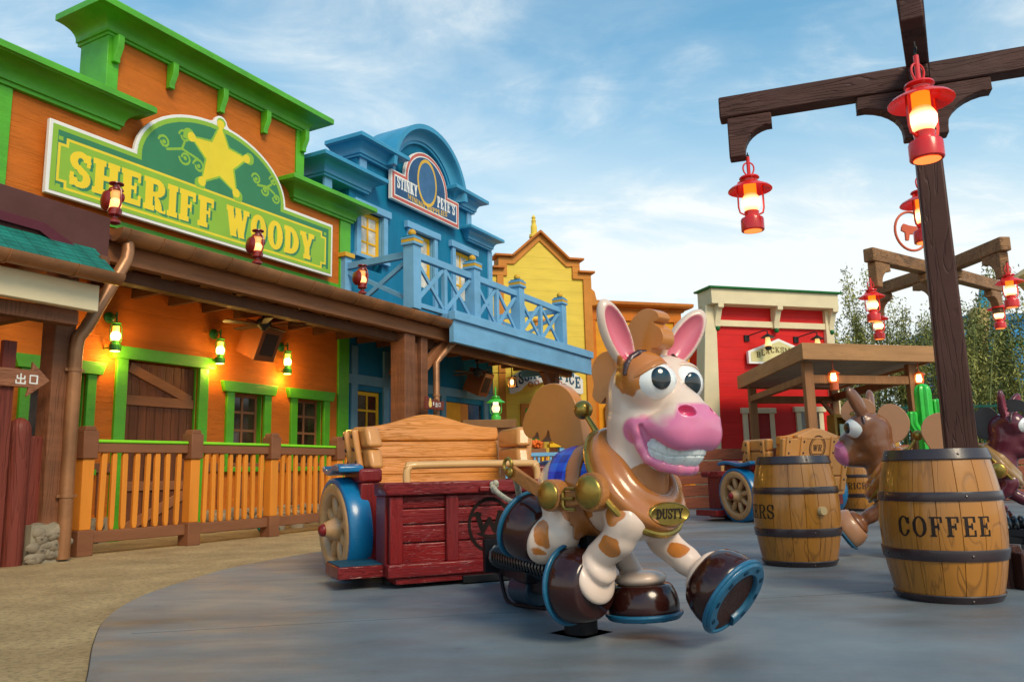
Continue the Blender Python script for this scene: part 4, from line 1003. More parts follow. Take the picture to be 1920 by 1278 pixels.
    # carrying pole
    g=MB(); g.lathe([(.078,0),(.078,.10),(.07,.11),(.07,.50),(.085,.51)],24); g.box(-.11,.11,-.11,.11,-.012,.012); g.box(-.12,.14,-.09,.09,.40,.52); g.build('support_pole',BLK,RT,bevel=.004)
    return RT
# ================================================================ yellow, orange and red fronts in the distance
RD=R(17)
YB=thing('yellow_gabled_building','narrow yellow false-front building with stepped orange gable and finial','building',(2.121,21,0),RD)
poly=[(-3.6,0),(0,0),(0,5.95),(-.28,5.95),(-.28,6.28),(-.62,6.28),(-1.40,7.0),(-2.19,6.28),(-2.55,6.28),(-2.55,5.95),(-3.6,5.95)]
b=MB(); b.prism(poly,0,.4,'y'); b.box(-3.6,0,.4,3,0,5.6); b.build('wall',YEW,YB,smooth=False)
def band(mb,pts,w,y0,y1,mi=None,off=0):
    for (x0,z0),(x1,z1) in zip(pts,pts[1:]):
        mb.beam((x0,(y0+y1)/2,z0),(x1,(y0+y1)/2,z1),y1-y0,w,mi)
b=MB(); b.box(-.20,.03,-.06,.42,0,5.80); b.box(-.50,.03,-.055,.41,5.80,5.96); b.box(-.50,-.28,-.05,.41,5.96,6.14); 
b.prism([(-.28,6.14),(-.28,6.30),(-.60,6.30),(-1.40,7.02),(-2.20,6.30),(-2.55,6.30),(-2.55,5.97),(-3.6,5.97),(-3.6,5.80),(-2.32,5.80),(-2.32,6.12),(-2.12,6.12),(-1.40,6.80),(-.66,6.12),(-.50,6.14)],-.045,.40,'y')
b.box(-2.60,-2.42,-.05,0,0,5.8)
b.build('trim',ORT,YB,bevel=.01)
b=MB()
for x0,x1,z in ((-.34,.12,5.97),(-2.72+.0,-2.40,5.98),(-.66,-.18,6.31),(-2.66,-2.17,6.31)): b.box(x0,x1,-.14,.45,z,z+.06)
b.beam((-.62,.15,6.34),(-1.41,.15,7.05),.62,.06); b.beam((-2.18,.15,6.34),(-1.39,.15,7.05),.62,.06); b.build('coping',mat('burnt_orange_cap',(.50,.15,.02),.5),YB,bevel=.01)
b=MB(); b.lathe([(.14,0),(.13,.08),(.09,.1),(.085,.32),(.06,.36),(.06,.44),(.07,.46),(.045,.5),(.06,.56),(.03,.6),(.005,.64)],12,Matrix.Translation((-1.42,.35,7.0)),0); b.build('finial',YEW,YB)
b=MB(); b.prism([(.02,5.1),(.30,5.15),(.45,5.22),(.20,5.24),(.14,5.5),(.02,5.6)],.0,.3,'y'); b.build('side_bracket',ORT,YB,bevel=.01)
casing(-1.92,-1.55,.0,2.35,0,YB,'door_frame',ORT,wd=.12,ov=0,sill=False,flare=0,th=.12)
b=MB(); b.box(-1.92,-1.55,-.02,.0,0,2.35); b.build('door',GRN,YB)
casing(-1.62+.1,-1.3+.1,4.4,4.62,0,YB,'attic_vent_frame',ORT,wd=.06,ov=.04,sill=False,flare=0,th=.06)
SGN=MB(Matrix.Translation((2.121,21,0))@Matrix.Rotation(RD,4,'Z'))
def arcz(x): return 3.00-.0*(x)+.42*(1-((x+1.36)/1.0)**2)*.9-.18
# assay sign : scalloped ribbon
T_Y=Matrix.Translation((2.121,21,0))@Matrix.Rotation(RD,4,'Z')
AS=thing('shop_sign','white scalloped ribbon sign with dark blue arched lettering on the yellow front','sign',(2.121,21,0),RD)
top=[];bot=[]
for i in range(33):
    x=-2.36+2.0*i/32; z=arcz(x); sc_=.025*abs(math.sin(i*PI/3.2)); top.append((x,z+.26+sc_)); bot.append((x,z-.10-sc_-(.10*abs(math.sin(i*PI/8)) )))
b=MB(); b.prism(bot+top[::-1],-.16,-.08,'y'); b.build('board',WHT,AS,bevel=.008)
raster_obj('lettering',lambda X,Z:text_mask(X,Z,'ASSAY OFFICE',-2.30,-.43,-.06,.30,gap=.08,T=.24,zfun=lambda x:arcz(x)).astype(int),-2.3,-.42,2.6,3.7,.008,lambda x,z:(x,-.165,z),[mat('navy_letter',(.02,.08,.14),.5)],AS)
raster_obj('flourish',lambda X,Z:((abs(np.hypot(X+1.80,Z-(arcz(-1.8)-.17))-.06)<.012)|(abs(np.hypot(X+1.63,Z-(arcz(-1.63)-.17))-.055)<.012)|(abs(np.hypot(X+1.0,Z-(arcz(-1.0)-.17))-.055)<.012)).astype(int),-2.2,-.5,2.6,3.4,.008,lambda x,z:(x,-.1655,z),[mat('red_flourish',(.5,.08,.05),.5)],AS)
OG=thing('amber_panelled_building','orange and amber panelled building with flat cornice between yellow and red fronts','building',(2.273,22.5,0),RD)
b=MB(); b.box(-.6,2.86,0,.5,0,5.40); b.box(-.6,3.62,.5,3,0,4.9); b.build('wall',ORP,OG,smooth=False)
b=MB(); molding(b,-.5,2.86,.6,[(0,5.30),(.08,5.30),(.10,5.36),(.26,5.40),(.30,5.44),(.30,5.52),(0,5.54)],left=False); b.build('cornice',mat('rust_cap',(.48,.14,.015),.5),OG,bevel=.01)
b=MB()
for x in (-.1,.72,1.62,2.62): b.box(x,x+.22,-.05,0,0,5.3)
b.box(-.5,2.86,-.06,0,5.0,5.32); b.box(-.5,2.86,-.045,0,3.5,3.75); b.box(3.42,3.66,.42,.5,0,4.9); b.box(2.86,3.66,.44,.5,4.68,4.9); b.box(2.86,3.5,.45,.5,3.5,3.72); b.build('trim',mat('deep_orange_trim',(.62,.17,.01),.5),OG,bevel=.008)
b=MB(); b.box(.30,.95,-.10,-.05,0,2.55); b.build('barn_door',mat('orange_door',(.60,.17,.02),.5,lines=[(0,.12,.01,.5)]),OG); D_=OG.children[-1]
b=MB(); b.box(.28,.97,-.13,-.10,2.42,2.55); b.box(.28,.38,-.13,-.10,0,2.42); b.beam((.40,-.115,2.36),(.93,-.115,1.75),.03,.11); b.build('brace',BRH,D_)
b=MB(); b.prism([(.36,3.10),(.72,3.10),(.72,3.72),(.36,3.72)],-.10,-.05,'y',0); b.prism([(.40,3.14),(.68,3.14),(.68,3.68),(.40,3.68)],-.104,-.10,'y',1); b.build('menu_board',[WHT,ORT],OG,bevel=.01)
# ---- red building
RB_=thing('red_blacksmith_building','red boarded false-front building with cream cornice, brackets and green roof edge','building',(4.230,17.5,0),RD)
b=MB(); b.box(.30,3.22,0,.3,0,4.5); b.box(1.0,2.6,.3,2.4,0,4.2); b.build('wall',REDW,RB_,smooth=False)
b=MB(); molding(b,.40,3.13,.30,[(0,4.32),(.30,4.32),(.30,4.66),(0,4.66)]); b.build('fascia',CRM,RB_,bevel=.01)
b=MB(); molding(b,.40,3.13,.34,[(0,4.662),(.36,4.662),(.38,4.70),(0,4.74)]); b.build('roof_edge',mat('green_roof_edge',(.03,.22,.06),.5),RB_,bevel=.004)
b=MB(); b.box(.30,3.20,-.07,0,3.86,4.00); b.build('band',CRM,RB_,bevel=.006)
def slantpil(xa0,xa1,xb0,xb1,z0,z1,name='pilaster'):
    b=MB(); b.hexa([(xb0,-.10,z0),(xb1,-.10,z0),(xb1,.02,z0),(xb0,.02,z0),(xa0,-.10,z1),(xa1,-.10,z1),(xa1,.02,z1),(xa0,.02,z1)]); return b.build(name,CRM,RB_,bevel=.01)
slantpil(.06,.32,-.30,.20,0,4.32); slantpil(3.20,3.40,3.14,3.42,0,4.32)
b=MB(); b.hexa([(-.26,.02,0),(-.1,.02,0),(-.1,.30,0),(-.26,.30,0),(.07,.02,4.3),(.1,.02,4.3),(.1,.28,4.3),(.07,.28,4.3)]); b.build('side_wall',CRM,RB_)
for x in (.33,1.85,3.34):
    b=MB(); b.prism([(0,4.33),(-.30,4.33),(-.30,4.24),(-.22,4.22),(-.12,3.95),(-.12,3.84),(0,3.84)],x-.07,x+.07,'x'); bo=b.build('bracket',CRM,RB_,bevel=.008)
    b=MB(); b.ball((x,-.09,3.80),.06,12); b.build('green_finial',mat('green_ball',(.01,.12,.03),.35),bo)
b=MB(); b.box(.88,1.62,-.03,.0,0,1.94); b.build('door',mat('dark_red_door',(.30,.012,.01),.5),RB_)
casing(.98,1.54,0,1.92,0,RB_,'door_frame',CRM,wd=.12,ov=.04,sill=False,flare=0,th=.12)
b=MB(); b.box(2.36,2.84,-.02,.0,.6,1.95); b.build('window_pane',GLSD,RB_); casing(2.36,2.84,.6,1.95,0,RB_,'window_frame',CRM,wd=.12,ov=.06,sill=True,flare=0,th=.12)
BS=thing('shop_sign','cream pointed sign with curved dark lettering on the red front','sign',(4.230,17.5,0),RD)
b=MB(); b.prism([(1.04,3.02),(2.66,3.02),(2.66,3.30),(1.85,3.60),(1.04,3.30)],-.14,-.06,'y',0); b.prism([(1.10,3.07),(2.60,3.07),(2.60,3.27),(1.85,3.54),(1.10,3.27)],-.146,-.14,'y',1); b.build('board',[WHT,mat('pale_yellow_sign',(.66,.58,.28),.6)],BS,bevel=.006)
raster_obj('lettering',lambda X,Z:(text_mask(X,Z,'BLACKSMITH',1.24,2.46,3.17,.13,gap=.14,T=.24,zfun=lambda x:.14*(1-((x-1.85)/.6)**2)-.03)|((abs(X-1.9)<.10)&(abs(Z-3.16)<.028))|((abs(X-1.9)<.035)&(abs(Z-3.11)<.03))|((abs(X-1.9)<.075)&(abs(Z-3.09)<.012))).astype(int),1.2,2.5,3.0,3.5,.007,lambda x,z:(x,-.150,z),[mat('sign_brown',(.16,.12,.04),.6)],BS)
# ---- picture signs on the two near fronts
def star_mask(X,Z,cx,cz,R1,R2,rot,kn=.16):
    m=np.zeros(X.shape,bool); P=[]
    for k in range(10):
        a=rot+k*PI/5; r=R1 if k%2==0 else R2; P.append((cx+r*math.cos(a),cz+r*math.sin(a)))
    ins=np.zeros(X.shape,bool); j=9
    for i in range(10):
        x1,z1=P[i]; x2,z2=P[j]; c=((z1>Z)!=(z2>Z))&(X<(x2-x1)*(Z-z1)/((z2-z1) if abs(z2-z1)>1e-9 else 1e-9)+x1); ins^=c; j=i
    m|=ins
    for k in range(0,10,2): m|=np.hypot(X-P[k][0],Z-P[k][1])<R1*kn
    return m
def sign1(X,Z):
    c=np.hypot((X-2.675)/1.40,(Z-5.12)/.93)
    def inner(d):
        arch=(Z>5.0)&(np.hypot((X-2.675)/(1.40-d),(Z-5.12)/(.93-d))<1)
        return ((X>.12+d)&(X<5.23-d)&(Z>4.20+d)&(Z<5.14-d))|arch
    G=np.zeros(X.shape,int); G[inner(.045)]=1                       # lime border
    G[inner(.11)]=2                                                   # mid green
    band=(X>.24)&(X<5.06)&(Z>4.29)&(Z<4.96); nick=lambda x,z:((abs(X-x)<.10)&(abs(Z-z)<.09))
    lb=band&~nick(.24,4.29)&~nick(.24,4.96)&~nick(5.06,4.29)&~nick(5.06,4.96); G[lb]=3
    e=.035; bi=(X>.24+e)&(X<5.06-e)&(Z>4.29+e)&(Z<4.96-e); nk=lambda x,z:((abs(X-x)<.10+e)&(abs(Z-z)<.09+e)); li=bi&~nk(.24,4.29)&~nk(.24,4.96)&~nk(5.06,4.29)&~nk(5.06,4.96)
    G[li]=1
    for x in (.27,5.03):
        for z in (4.32,4.93): G[(abs(X-x)<.028)&(abs(Z-z)<.028)]=1
    # swirls
    for cx,cz,r,s in ((1.72,5.42,.09,1),(2.05,5.62,.09,1),(2.08,5.30,.10,-1),(2.32,5.26,.10,1),(3.42,5.42,.09,1),(3.62,5.28,.08,-1),(3.78,5.50,.08,1),(3.86,5.22,.08,-1)):
        d=np.hypot(X-cx,Z-cz); a=np.arctan2(Z-cz,X-cx)*s; G[(abs(d-(r*(.55+.45*((a+PI)/(2*PI)))))<.016)&(Z>5.02)]=1; G[d<.03]=1
    for x0,z0,x1,z1 in ((1.78,5.33,2.02,5.42),(2.02,5.42,2.06,5.54),(2.02,5.42,2.30,5.36),(3.46,5.33,3.66,5.36),(3.66,5.36,3.74,5.42),(3.66,5.36,3.82,5.29)):
        t=np.clip(((X-x0)*(x1-x0)+(Z-z0)*(z1-z0))/((x1-x0)**2+(z1-z0)**2),0,1); G[np.hypot(X-x0-(x1-x0)*t,Z-z0-(z1-z0)*t)<.018]=1
    pass
    st=star_mask(X,Z,2.70,5.50,.60,.30,PI/2+.02); st2=star_mask(X,Z,2.70,5.50,.545,.262,PI/2+.02,.13); G[st&(Z>4.94)]=1; G[st2&(Z>4.94)]=3
    sh=text_mask(X,Z,'SHERIFF WOODY',.40,4.76,4.38,.46,gap=.07,T=.30,S=.17,H=.065); sh2=text_mask(X-.035,Z+.03,'SHERIFF WOODY',.40,4.76,4.38,.46,gap=.07,T=.30,S=.17,H=.065)
    G[sh2]=2; G[sh]=4
    G[~(inner(.045)|(np.hypot(X-2.70,Z-6.065)<.085))]=0
    return G
SG=thing('shopfront_sign','large green arched sign with yellow star, scrolls and yellow slab lettering','sign',F0,RZ)
P1=[(.12,4.20),(5.23,4.20),(5.23,5.14),(4.075,5.14)]+[(2.675+1.40*math.cos(PI*k/24),5.12+.93*math.sin(PI*k/24)) for k in range(1,12)]+[(2.70+.12*math.cos(R(a)),6.065+.12*math.sin(R(a))) for a in (5,35,65,90,115,145,175)]+[(2.675+1.40*math.cos(PI*k/24),5.12+.93*math.sin(PI*k/24)) for k in range(13,24)]+[(1.275,5.14),(.12,5.14)]
b=MB(); b.prism(P1,-.16,-.10,'y'); b.build('board',WHT,SG,bevel=.006)
SC=[mat('sign_lime',(.26,.46,.045),.5,.05,3,bump=.05),mat('sign_green',(.045,.21,.095),.5,.06,3,bump=.05),mat('sign_yellow',(.78,.60,.035),.5,.05,3,bump=.05),mat('sign_letter_yellow',(.85,.60,.03),.45,.04,3,bump=.05)]
raster_obj('painted_face',sign1,.12,5.24,4.2,6.25,.0085,lambda x,z:(x,-.1645,z),SC,SG)
b=MB(); b.box(.5,.6,-.10,.0,4.3,4.9); b.box(4.7,4.8,-.10,.0,4.3,4.9); b.box(2.6,2.8,-.10,0,4.5,5.4); b.build('mount',IRON,SG)
S2=thing('shopfront_sign','blue arched sign with red border, gold ring and white lettering on the blue front','sign',F0,RZ)
P2=[(6.96,6.17),(9.45,6.17),(9.45,6.78),(8.99,6.78)]+[(8.20+.79*math.cos(PI*k/20),6.78+.73*math.sin(PI*k/20)) for k in range(1,20)]+[(7.41,6.78),(6.96,6.78)]
b=MB(); b.prism(P2,-.14,-.06,'y'); b.build('board',WHT,S2,bevel=.005)
def sign2(X,Z):
    def inner(d): return ((X>6.96+d)&(X<9.45-d)&(Z>6.17+d)&(Z<6.78-d))|((Z>6.6)&(np.hypot((X-8.20)/(.79-d),(Z-6.78)/(.73-d))<1))
    G=np.zeros(X.shape,int); G[inner(.025)]=1; G[inner(.085)]=2; G[inner(.11)]=3
    q=np.hypot((X-8.20)/.36,(Z-6.86)/.52); G[(q<1)&(q>.86)]=4; G[(q<=.86)]=5
    G[text_mask(X,Z,'STINKY',7.14,7.84,6.44,.26,gap=.10,T=.30,zfun=lambda x:.10*(1-(x-7.14)/.5)*0)]=2
    G[text_mask(X,Z,"PETE'S",8.58,9.28,6.44,.26,gap=.10,T=.30)]=2
    G[text_mask(X,Z,'MINING SUPPLIES',7.50,8.96,6.27,.11,gap=.12,T=.24,zfun=lambda x:.05*((x-8.2)/.7)**2)]=4
    return G
raster_obj('painted_face',sign2,6.96,9.46,6.17,7.52,.008,lambda x,z:(x,-.1445,z),[mat('sign_red',(.55,.12,.09),.5),WHT,mat('sign_navy',(.03,.09,.20),.5),mat('sign_gold',(.70,.42,.05),.5),mat('sign_blue',(.05,.14,.28),.5)],S2)
# ================================================================ lanterns
def lantern_parts(root,H=1.,body=REDL,brim=True,hang=True,glass=HOT,up=ORG,wires=True):
    """0.44 m tall storm lantern, origin at the glass centre"""
    h=MB(); h.lathe([(.012,.30),(.012,.17),(.03,.165),(.062,.16),(.066,.15),(.048,.14),(.046,.115),(.052,.11)],20); h.build('cap',body,root)
    if brim: h=MB(); h.lathe([(.050,.118),(.052,.125),(.130,.083),(.142,.070),(.142,.066),(.128,.075),(.05,.110)],28,cap=False); h.build('brim',body,root)
    g=MB(); g.lathe([(.040,.118),(.040,.04)],20,None,1); g.lathe([(.040,.04),(.052,.02),(.062,-.005),(.060,-.035),(.044,-.065),(.040,-.078)],20,None,0); g.build('glass',[glass,up],root)
    h=MB(); h.lathe([(.044,-.076),(.048,-.08),(.044,-.10),(.046,-.115),(.070,-.125),(.074,-.135),(.074,-.205),(.070,-.21)],24,cap=True); h.build('font',body,root)
    g=MB(); g.lathe([(.058,-.212),(.030,-.2135),(.003,-.214)],20); g.build('down_light',glass,root)
    if wires:
        h=MB()
        for s in (-1,1): h.tube([(s*.048,0,.135),(s*.075,0,.12),(s*.083,0,.08),(s*.083,0,-.05),(s*.075,0,-.085),(s*.045,0,-.10)],.0065,6)
        h.build('wire_guard',body,root)
    if hang:
        h=MB(); h.tube([(.036*math.sin(t)*(1+.15*math.cos(t)),0,.215+.046*math.cos(t)) for t in [2*PI*k/16 for k in range(16)]],.0055,6,closed=True); h.build('bail',body,root)
def point(name,loc,e,col=(1,.45,.14),r=.05):
    l=bpy.data.lights.new(name,'POINT'); l.energy=e; l.color=col; l.shadow_soft_size=r; o=bpy.data.objects.new(name,l); COL.objects.link(o); o.location=loc; return o
def FW(x,y,z):    # facade local -> world
    c,s=math.cos(RZ),math.sin(RZ); return (F0.x+x*c-y*s,F0.y+x*s+y*c,z)
# wall lanterns under the porch
wl=[(1.16,2.60,'green lit wall lantern above the left end of the plank door frame'),(2.84,2.62,'green lit wall lantern between the plank door and the first window'),(4.20,2.60,'green lit wall lantern between the two brown windows')]
T0=thing('wall_lantern',wl[0][2],'lantern',FW(wl[0][0],-.16,wl[0][1]),RZ,'green wall lanterns under the porch')
lantern_parts(T0,body=GRL,brim=False,hang=False,glass=mat('yellow_hot_glass',(1,.8,.3),.3,.05,6,bump=0,emit=4,ecol=(1,.70,.20)),up=mat('yellow_glass',(1,.7,.2),.3,.05,6,bump=0,emit=1.5,ecol=(1,.50,.04)))
h=MB(Matrix.Translation((0,.16,.24))@Matrix.Rotation(PI/2,4,'X')); h.lathe([(.075,0),(.075,.02),(.05,.035),(.02,.05)],20); h.M=None; h.tube([(0,.11,.24),(0,.03,.26),(0,0,.21),(0,0,.16)],.010,8); h.build('wall_mount',GRL,T0)
h=MB(); h.tube([(-.05,.16,-.17),(-.05,.03,-.17)],.012,8); h.build('stay',GRL,T0)
for x,z,l in wl[1:]: dup(T0,FW(x,-.16,z),RZ,l)
for x,z,_ in wl: point('lantern_light',FW(x,-.26,z-.02),5.0,(1,.56,.13),.05); point('lantern_light',FW(x,-.15,z-.30),6.5,(1,.56,.13),.03)
# barn lamps on the gutter
T1=thing('gutter_lamp','dark red reflector lamp on the porch gutter at its left end','lamp',FW(-.02,-1.72,3.69),RZ+R(-20),'dark red lamps on the porch gutter')
h=MB(); h.lathe([(.03,-.16),(.05,-.15),(.05,-.13),(.022,-.11),(.022,-.08)],16); h.lathe([(.04,-.09),(.055,-.08),(.055,-.03),(.045,-.02)],16)
h.lathe([(.045,.13),(.06,.135),(.055,.15),(.03,.16),(.03,.185),(.06,.19),(.058,.20),(.01,.205)],16); h.build('body',DRL,T1)
g=MB(); g.lathe([(.035,-.02),(.05,.0),(.05,.03),(.034,.06)],16,None,1); g.build('glass',[ORG,mat('soft_glass',(1,.5,.25),.3,.05,6,bump=0,emit=1.3,ecol=(1,.36,.12))],T1)
g=MB(); g.lathe([(.030,.06),(.036,.075),(.036,.13)],16); g.build('chimney',mat('amber_chimney',(.8,.35,.12),.2,.1,6,bump=0,emit=.5,ecol=(1,.4,.12)),T1)
h=MB(Matrix.Translation((-.075,.0,.035))@Matrix.Rotation(-PI/2,4,'Y')); h.lathe([(.088,-.012),(.090,0),(.07,.025),(.04,.035),(.01,.04)],28); h.build('reflector',DRL,T1)
h=MB(); h.ball((.045,-.02,.075),(.02,.04,.04),12)
for s in (-1,1): h.tube([(0,s*.05,.17),(.02,s*.08,.12),(.02,s*.085,.0),(.0,s*.06,-.08)],.008,6)
h.build('wire_guard',DRL,T1)
T1.scale=(1.28,)*3
dup(T1,FW(2.02,-1.72,3.69),RZ+R(-20),'dark red reflector lamp standing below the last letters of the green sign')
dup(T1,FW(4.15,-1.72,3.69),RZ+R(-20),'dark red reflector lamp on the gutter in front of the blue balcony')
for x in (-.02,2.02,4.15): point('lamp_light',FW(x,-1.60,3.70),.5,(1,.4,.15),.03)
# ceiling fans
def fan(loc,rz,label,light=False):
    f=thing('ceiling_fan',label,'ceiling fan',loc,rz,'ceiling fans under the porches')
    h=MB(); h.lathe([(.05,.30),(.06,.28),(.03,.26),(.018,.25),(.018,.13),(.06,.12),(.10,.09),(.11,.05),(.09,.0),(.05,-.03),(.03,-.06),(.01,-.065)],20); h.build('motor',IRON,f)
    for k in range(5):
        a=2*PI*k/5+.3; b=MB(Matrix.Rotation(a,4,'Z')@Matrix.Rotation(R(10),4,'X')); b.prism([(.10,-.02),(.18,-.05),(.56,-.065),(.60,-.03),(.60,.03),(.56,.065),(.18,.05),(.10,.02)],.02,.03,'z'); b.build('blade',mat('fan_blade',(.05,.032,.02),.5,.15,3),f,bevel=.002)
    return f
fan(FW(3.05,-.80,2.92),RZ,'dark ceiling fan hanging in front of the orange wall')
fan(FW(8.9,-.9,2.78),RZ,'dark ceiling fan hanging under the blue balcony')
def speaker(loc,rz,label,s=1.):
    f=thing('loudspeaker',label,'loudspeaker',loc,rz,'slanted wooden loudspeakers under the porches')
    T=Matrix.Rotation(R(24),4,'X')
    h=MB(T); h.box(-.20*s,.20*s,-.20,.22,-.26*s,.26*s); h.build('cabinet',SPK,f,bevel=.008)
    h=MB(T); h.box(-.13*s,.13*s,-.207,-.20,-.17*s,.17*s); h.build('grille',GRILL,f,smooth=False); return f
speaker(FW(3.42,-.36,2.80),RZ,'slanted brown loudspeaker behind the fan on the orange wall')
speaker(FW(7.10,-.42,2.80),RZ,'slanted brown loudspeaker beside the brown porch posts'); speaker(FW(9.75,-.42,2.72),RZ,'slanted brown loudspeaker under the blue balcony')
PL=thing('porch_pendant','small lit caged pendant lamp hanging under the blue balcony','pendant lamp',FW(10.2,-1.0,2.72),RZ)
h=MB(); h.lathe([(.01,.40),(.012,.14),(.03,.12),(.12,.10),(.125,.09),(.05,.09)],20); h.tube([(.085*math.cos(k*PI/3),.085*math.sin(k*PI/3),-.09) for k in range(6)],.006,5,closed=True)
for k in range(6): h.tube([(.085*math.cos(k*PI/3),.085*math.sin(k*PI/3),.09),(.085*math.cos(k*PI/3),.085*math.sin(k*PI/3),-.09)],.006,5)
h.build('cage',mat('brass_cage',(.35,.2,.06),.4,metal=.6),PL); h=MB(); h.ball((0,0,0),(.05,.05,.06),14); h.build('bulb',FLAME,PL); point('pendant_light',FW(10.2,-1.0,2.66),3.,(1,.55,.2),.05)
# exit signs
EX=thing('arrow_sign','wooden arrow sign with white characters on the far left post','sign',FW(-.86,-1.80,1.72),RZ)
h=MB(); h.prism([(-.60,-.08),(.0,-.08),(-.02,-.17),(.20,-.0),(.02,.17),(.02,.09),(-.60,.09)],-.03,.01,'y'); h.build('board',EXITW,EX,bevel=.01)
def jp(X,Z,ox,oz,k=1.):
    x=(X-ox)/k; z=(Z-oz)/k; r=lambda a,b,c,d:(x>a)&(x<b)&(z>c)&(z<d)
    m=r(-.006,.006,-.05,.05)|r(-.040,.040,-.006,.006)|r(-.040,-.028,-.006,.032)|r(.028,.040,-.006,.032)|r(-.048,.048,-.05,-.038)|r(-.048,-.036,-.05,-.014)|r(.036,.048,-.05,-.014)
    m|=(np.maximum(abs(x-.12)/.040,abs(z)/.042)<1)&(np.maximum(abs(x-.12)/.027,abs(z)/.030)>1); return m
raster_obj('lettering',lambda X,Z:jp(X,Z,-.085,.0,1.0).astype(int),-.2,.12,-.08,.08,.003,lambda x,z:(x,-.0325,z),[WHT],EX)
h=MB(); h.box(-.24,-.12,.01,.06,-1.72,.35); h.build('post',REDP,EX)
E2=thing('small_exit_sign','small dark wooden sign with a pale hat shape and characters behind the cart seat','sign',FW(6.02,-1.75,1.93),RZ)
h=MB(); h.prism([(-.26,-.10),(.28,-.10),(.30,.06),(.12,.05),(.10,.09),(.02,.05),(-.24,.12)],-.02,.02,'y'); h.build('board',EXITW if 0 else REDP,E2,bevel=.008)
raster_obj('lettering',lambda X,Z:(jp(X,Z,.06,-.01,.8)|(abs(X+.03)<.012)&(abs(Z)<.03)).astype(int)+((np.hypot((X+.13)/.05,(Z+.01)/.06)<1)|(np.hypot((X+.13)/.03,(Z-.05)/.04)<1)).astype(int)*2,-.25,.27,-.09,.11,.004,lambda x,z:(x,-.0225,z),[WHT,mat('pale_gold_mark',(.75,.52,.15),.5)],E2)
# red-brown post with mesh fence at the left edge
LF=thing('timber_gate_fence','red-brown log fence with wire mesh panel at the far left','fence',F0,RZ)
h=MB(); h.lathe([(.10,.0),(.10,1.22),(.095,1.28),(.075,1.33),(.04,1.36),(.01,1.37)],24,Matrix.Translation((-.82,-1.66,0))); h.build('post',REDP,LF)
h=MB(); h.box(-.72,-.53,-1.66,-1.58,.14,1.20); h.build('board',REDP,LF,bevel=.02)
h=MB(); 
for z in (1.12,.66,.18): h.box(-2.4,-.92,-1.70,-1.62,z-.05,z+.05)
h.build('rail',REDP,LF,bevel=.012)
h=MB()
for a,b_ in ((.25,.59),(.74,1.05)):
    for i in range(30): h.tube([(-2.4+i*.05,-1.66,a),(-2.4+i*.05,-1.66,b_)],.002,4)
    z=a
    while z<=b_: h.tube([(-2.4,-1.66,z),(-.95,-1.66,z)],.002,4); z+=.05
    h.tube([(-2.4,-1.66,a),(-.95,-1.66,a),(-.95,-1.66,b_),(-2.4,-1.66,b_)],.01,6,closed=True)
h.build('wire_mesh',IRON,LF)
# teal bag and crates behind the railing
bg_=MB(); bg_.ball((0,0,.14),(.16,.10,.17),16); bg_.ball((.05,-.05,.05),(.16,.10,.06),12); o=bg_.build('cloth_bag',mat('teal_cloth',(.0,.28,.28),.7,.2,5,bump=.6)); o.location=FW(3.12,-.9,0); tag(o,'teal cloth bag on the ground behind the orange railing','bag')
for i,(x,l) in enumerate(((3.62,'cream bucket next to the teal bag behind the railing'),(4.02,'cream bucket second from the teal bag behind the railing'),(5.0,'cream bucket behind the railing near the cart wheel'))):
    bk=thing('bucket',l,'bucket',FW(x,-.6,0),0,'cream buckets behind the railing'); h=MB(); h.lathe([(.11,0),(.14,.22),(.15,.225),(.148,.245),(.13,.24),(.10,.02)],18,cap=False); h.lathe([(.10,.02),(.01,.02)],18,cap=False); h.build('pail',mat('cream_plastic',(.55,.47,.33),.5),bk); h=MB(); h.tube([(.15*math.cos(t),.02,.23+.09*math.sin(t)) for t in [PI*k/10 for k in range(11)]],.005,5); h.build('handle',IRON,bk)
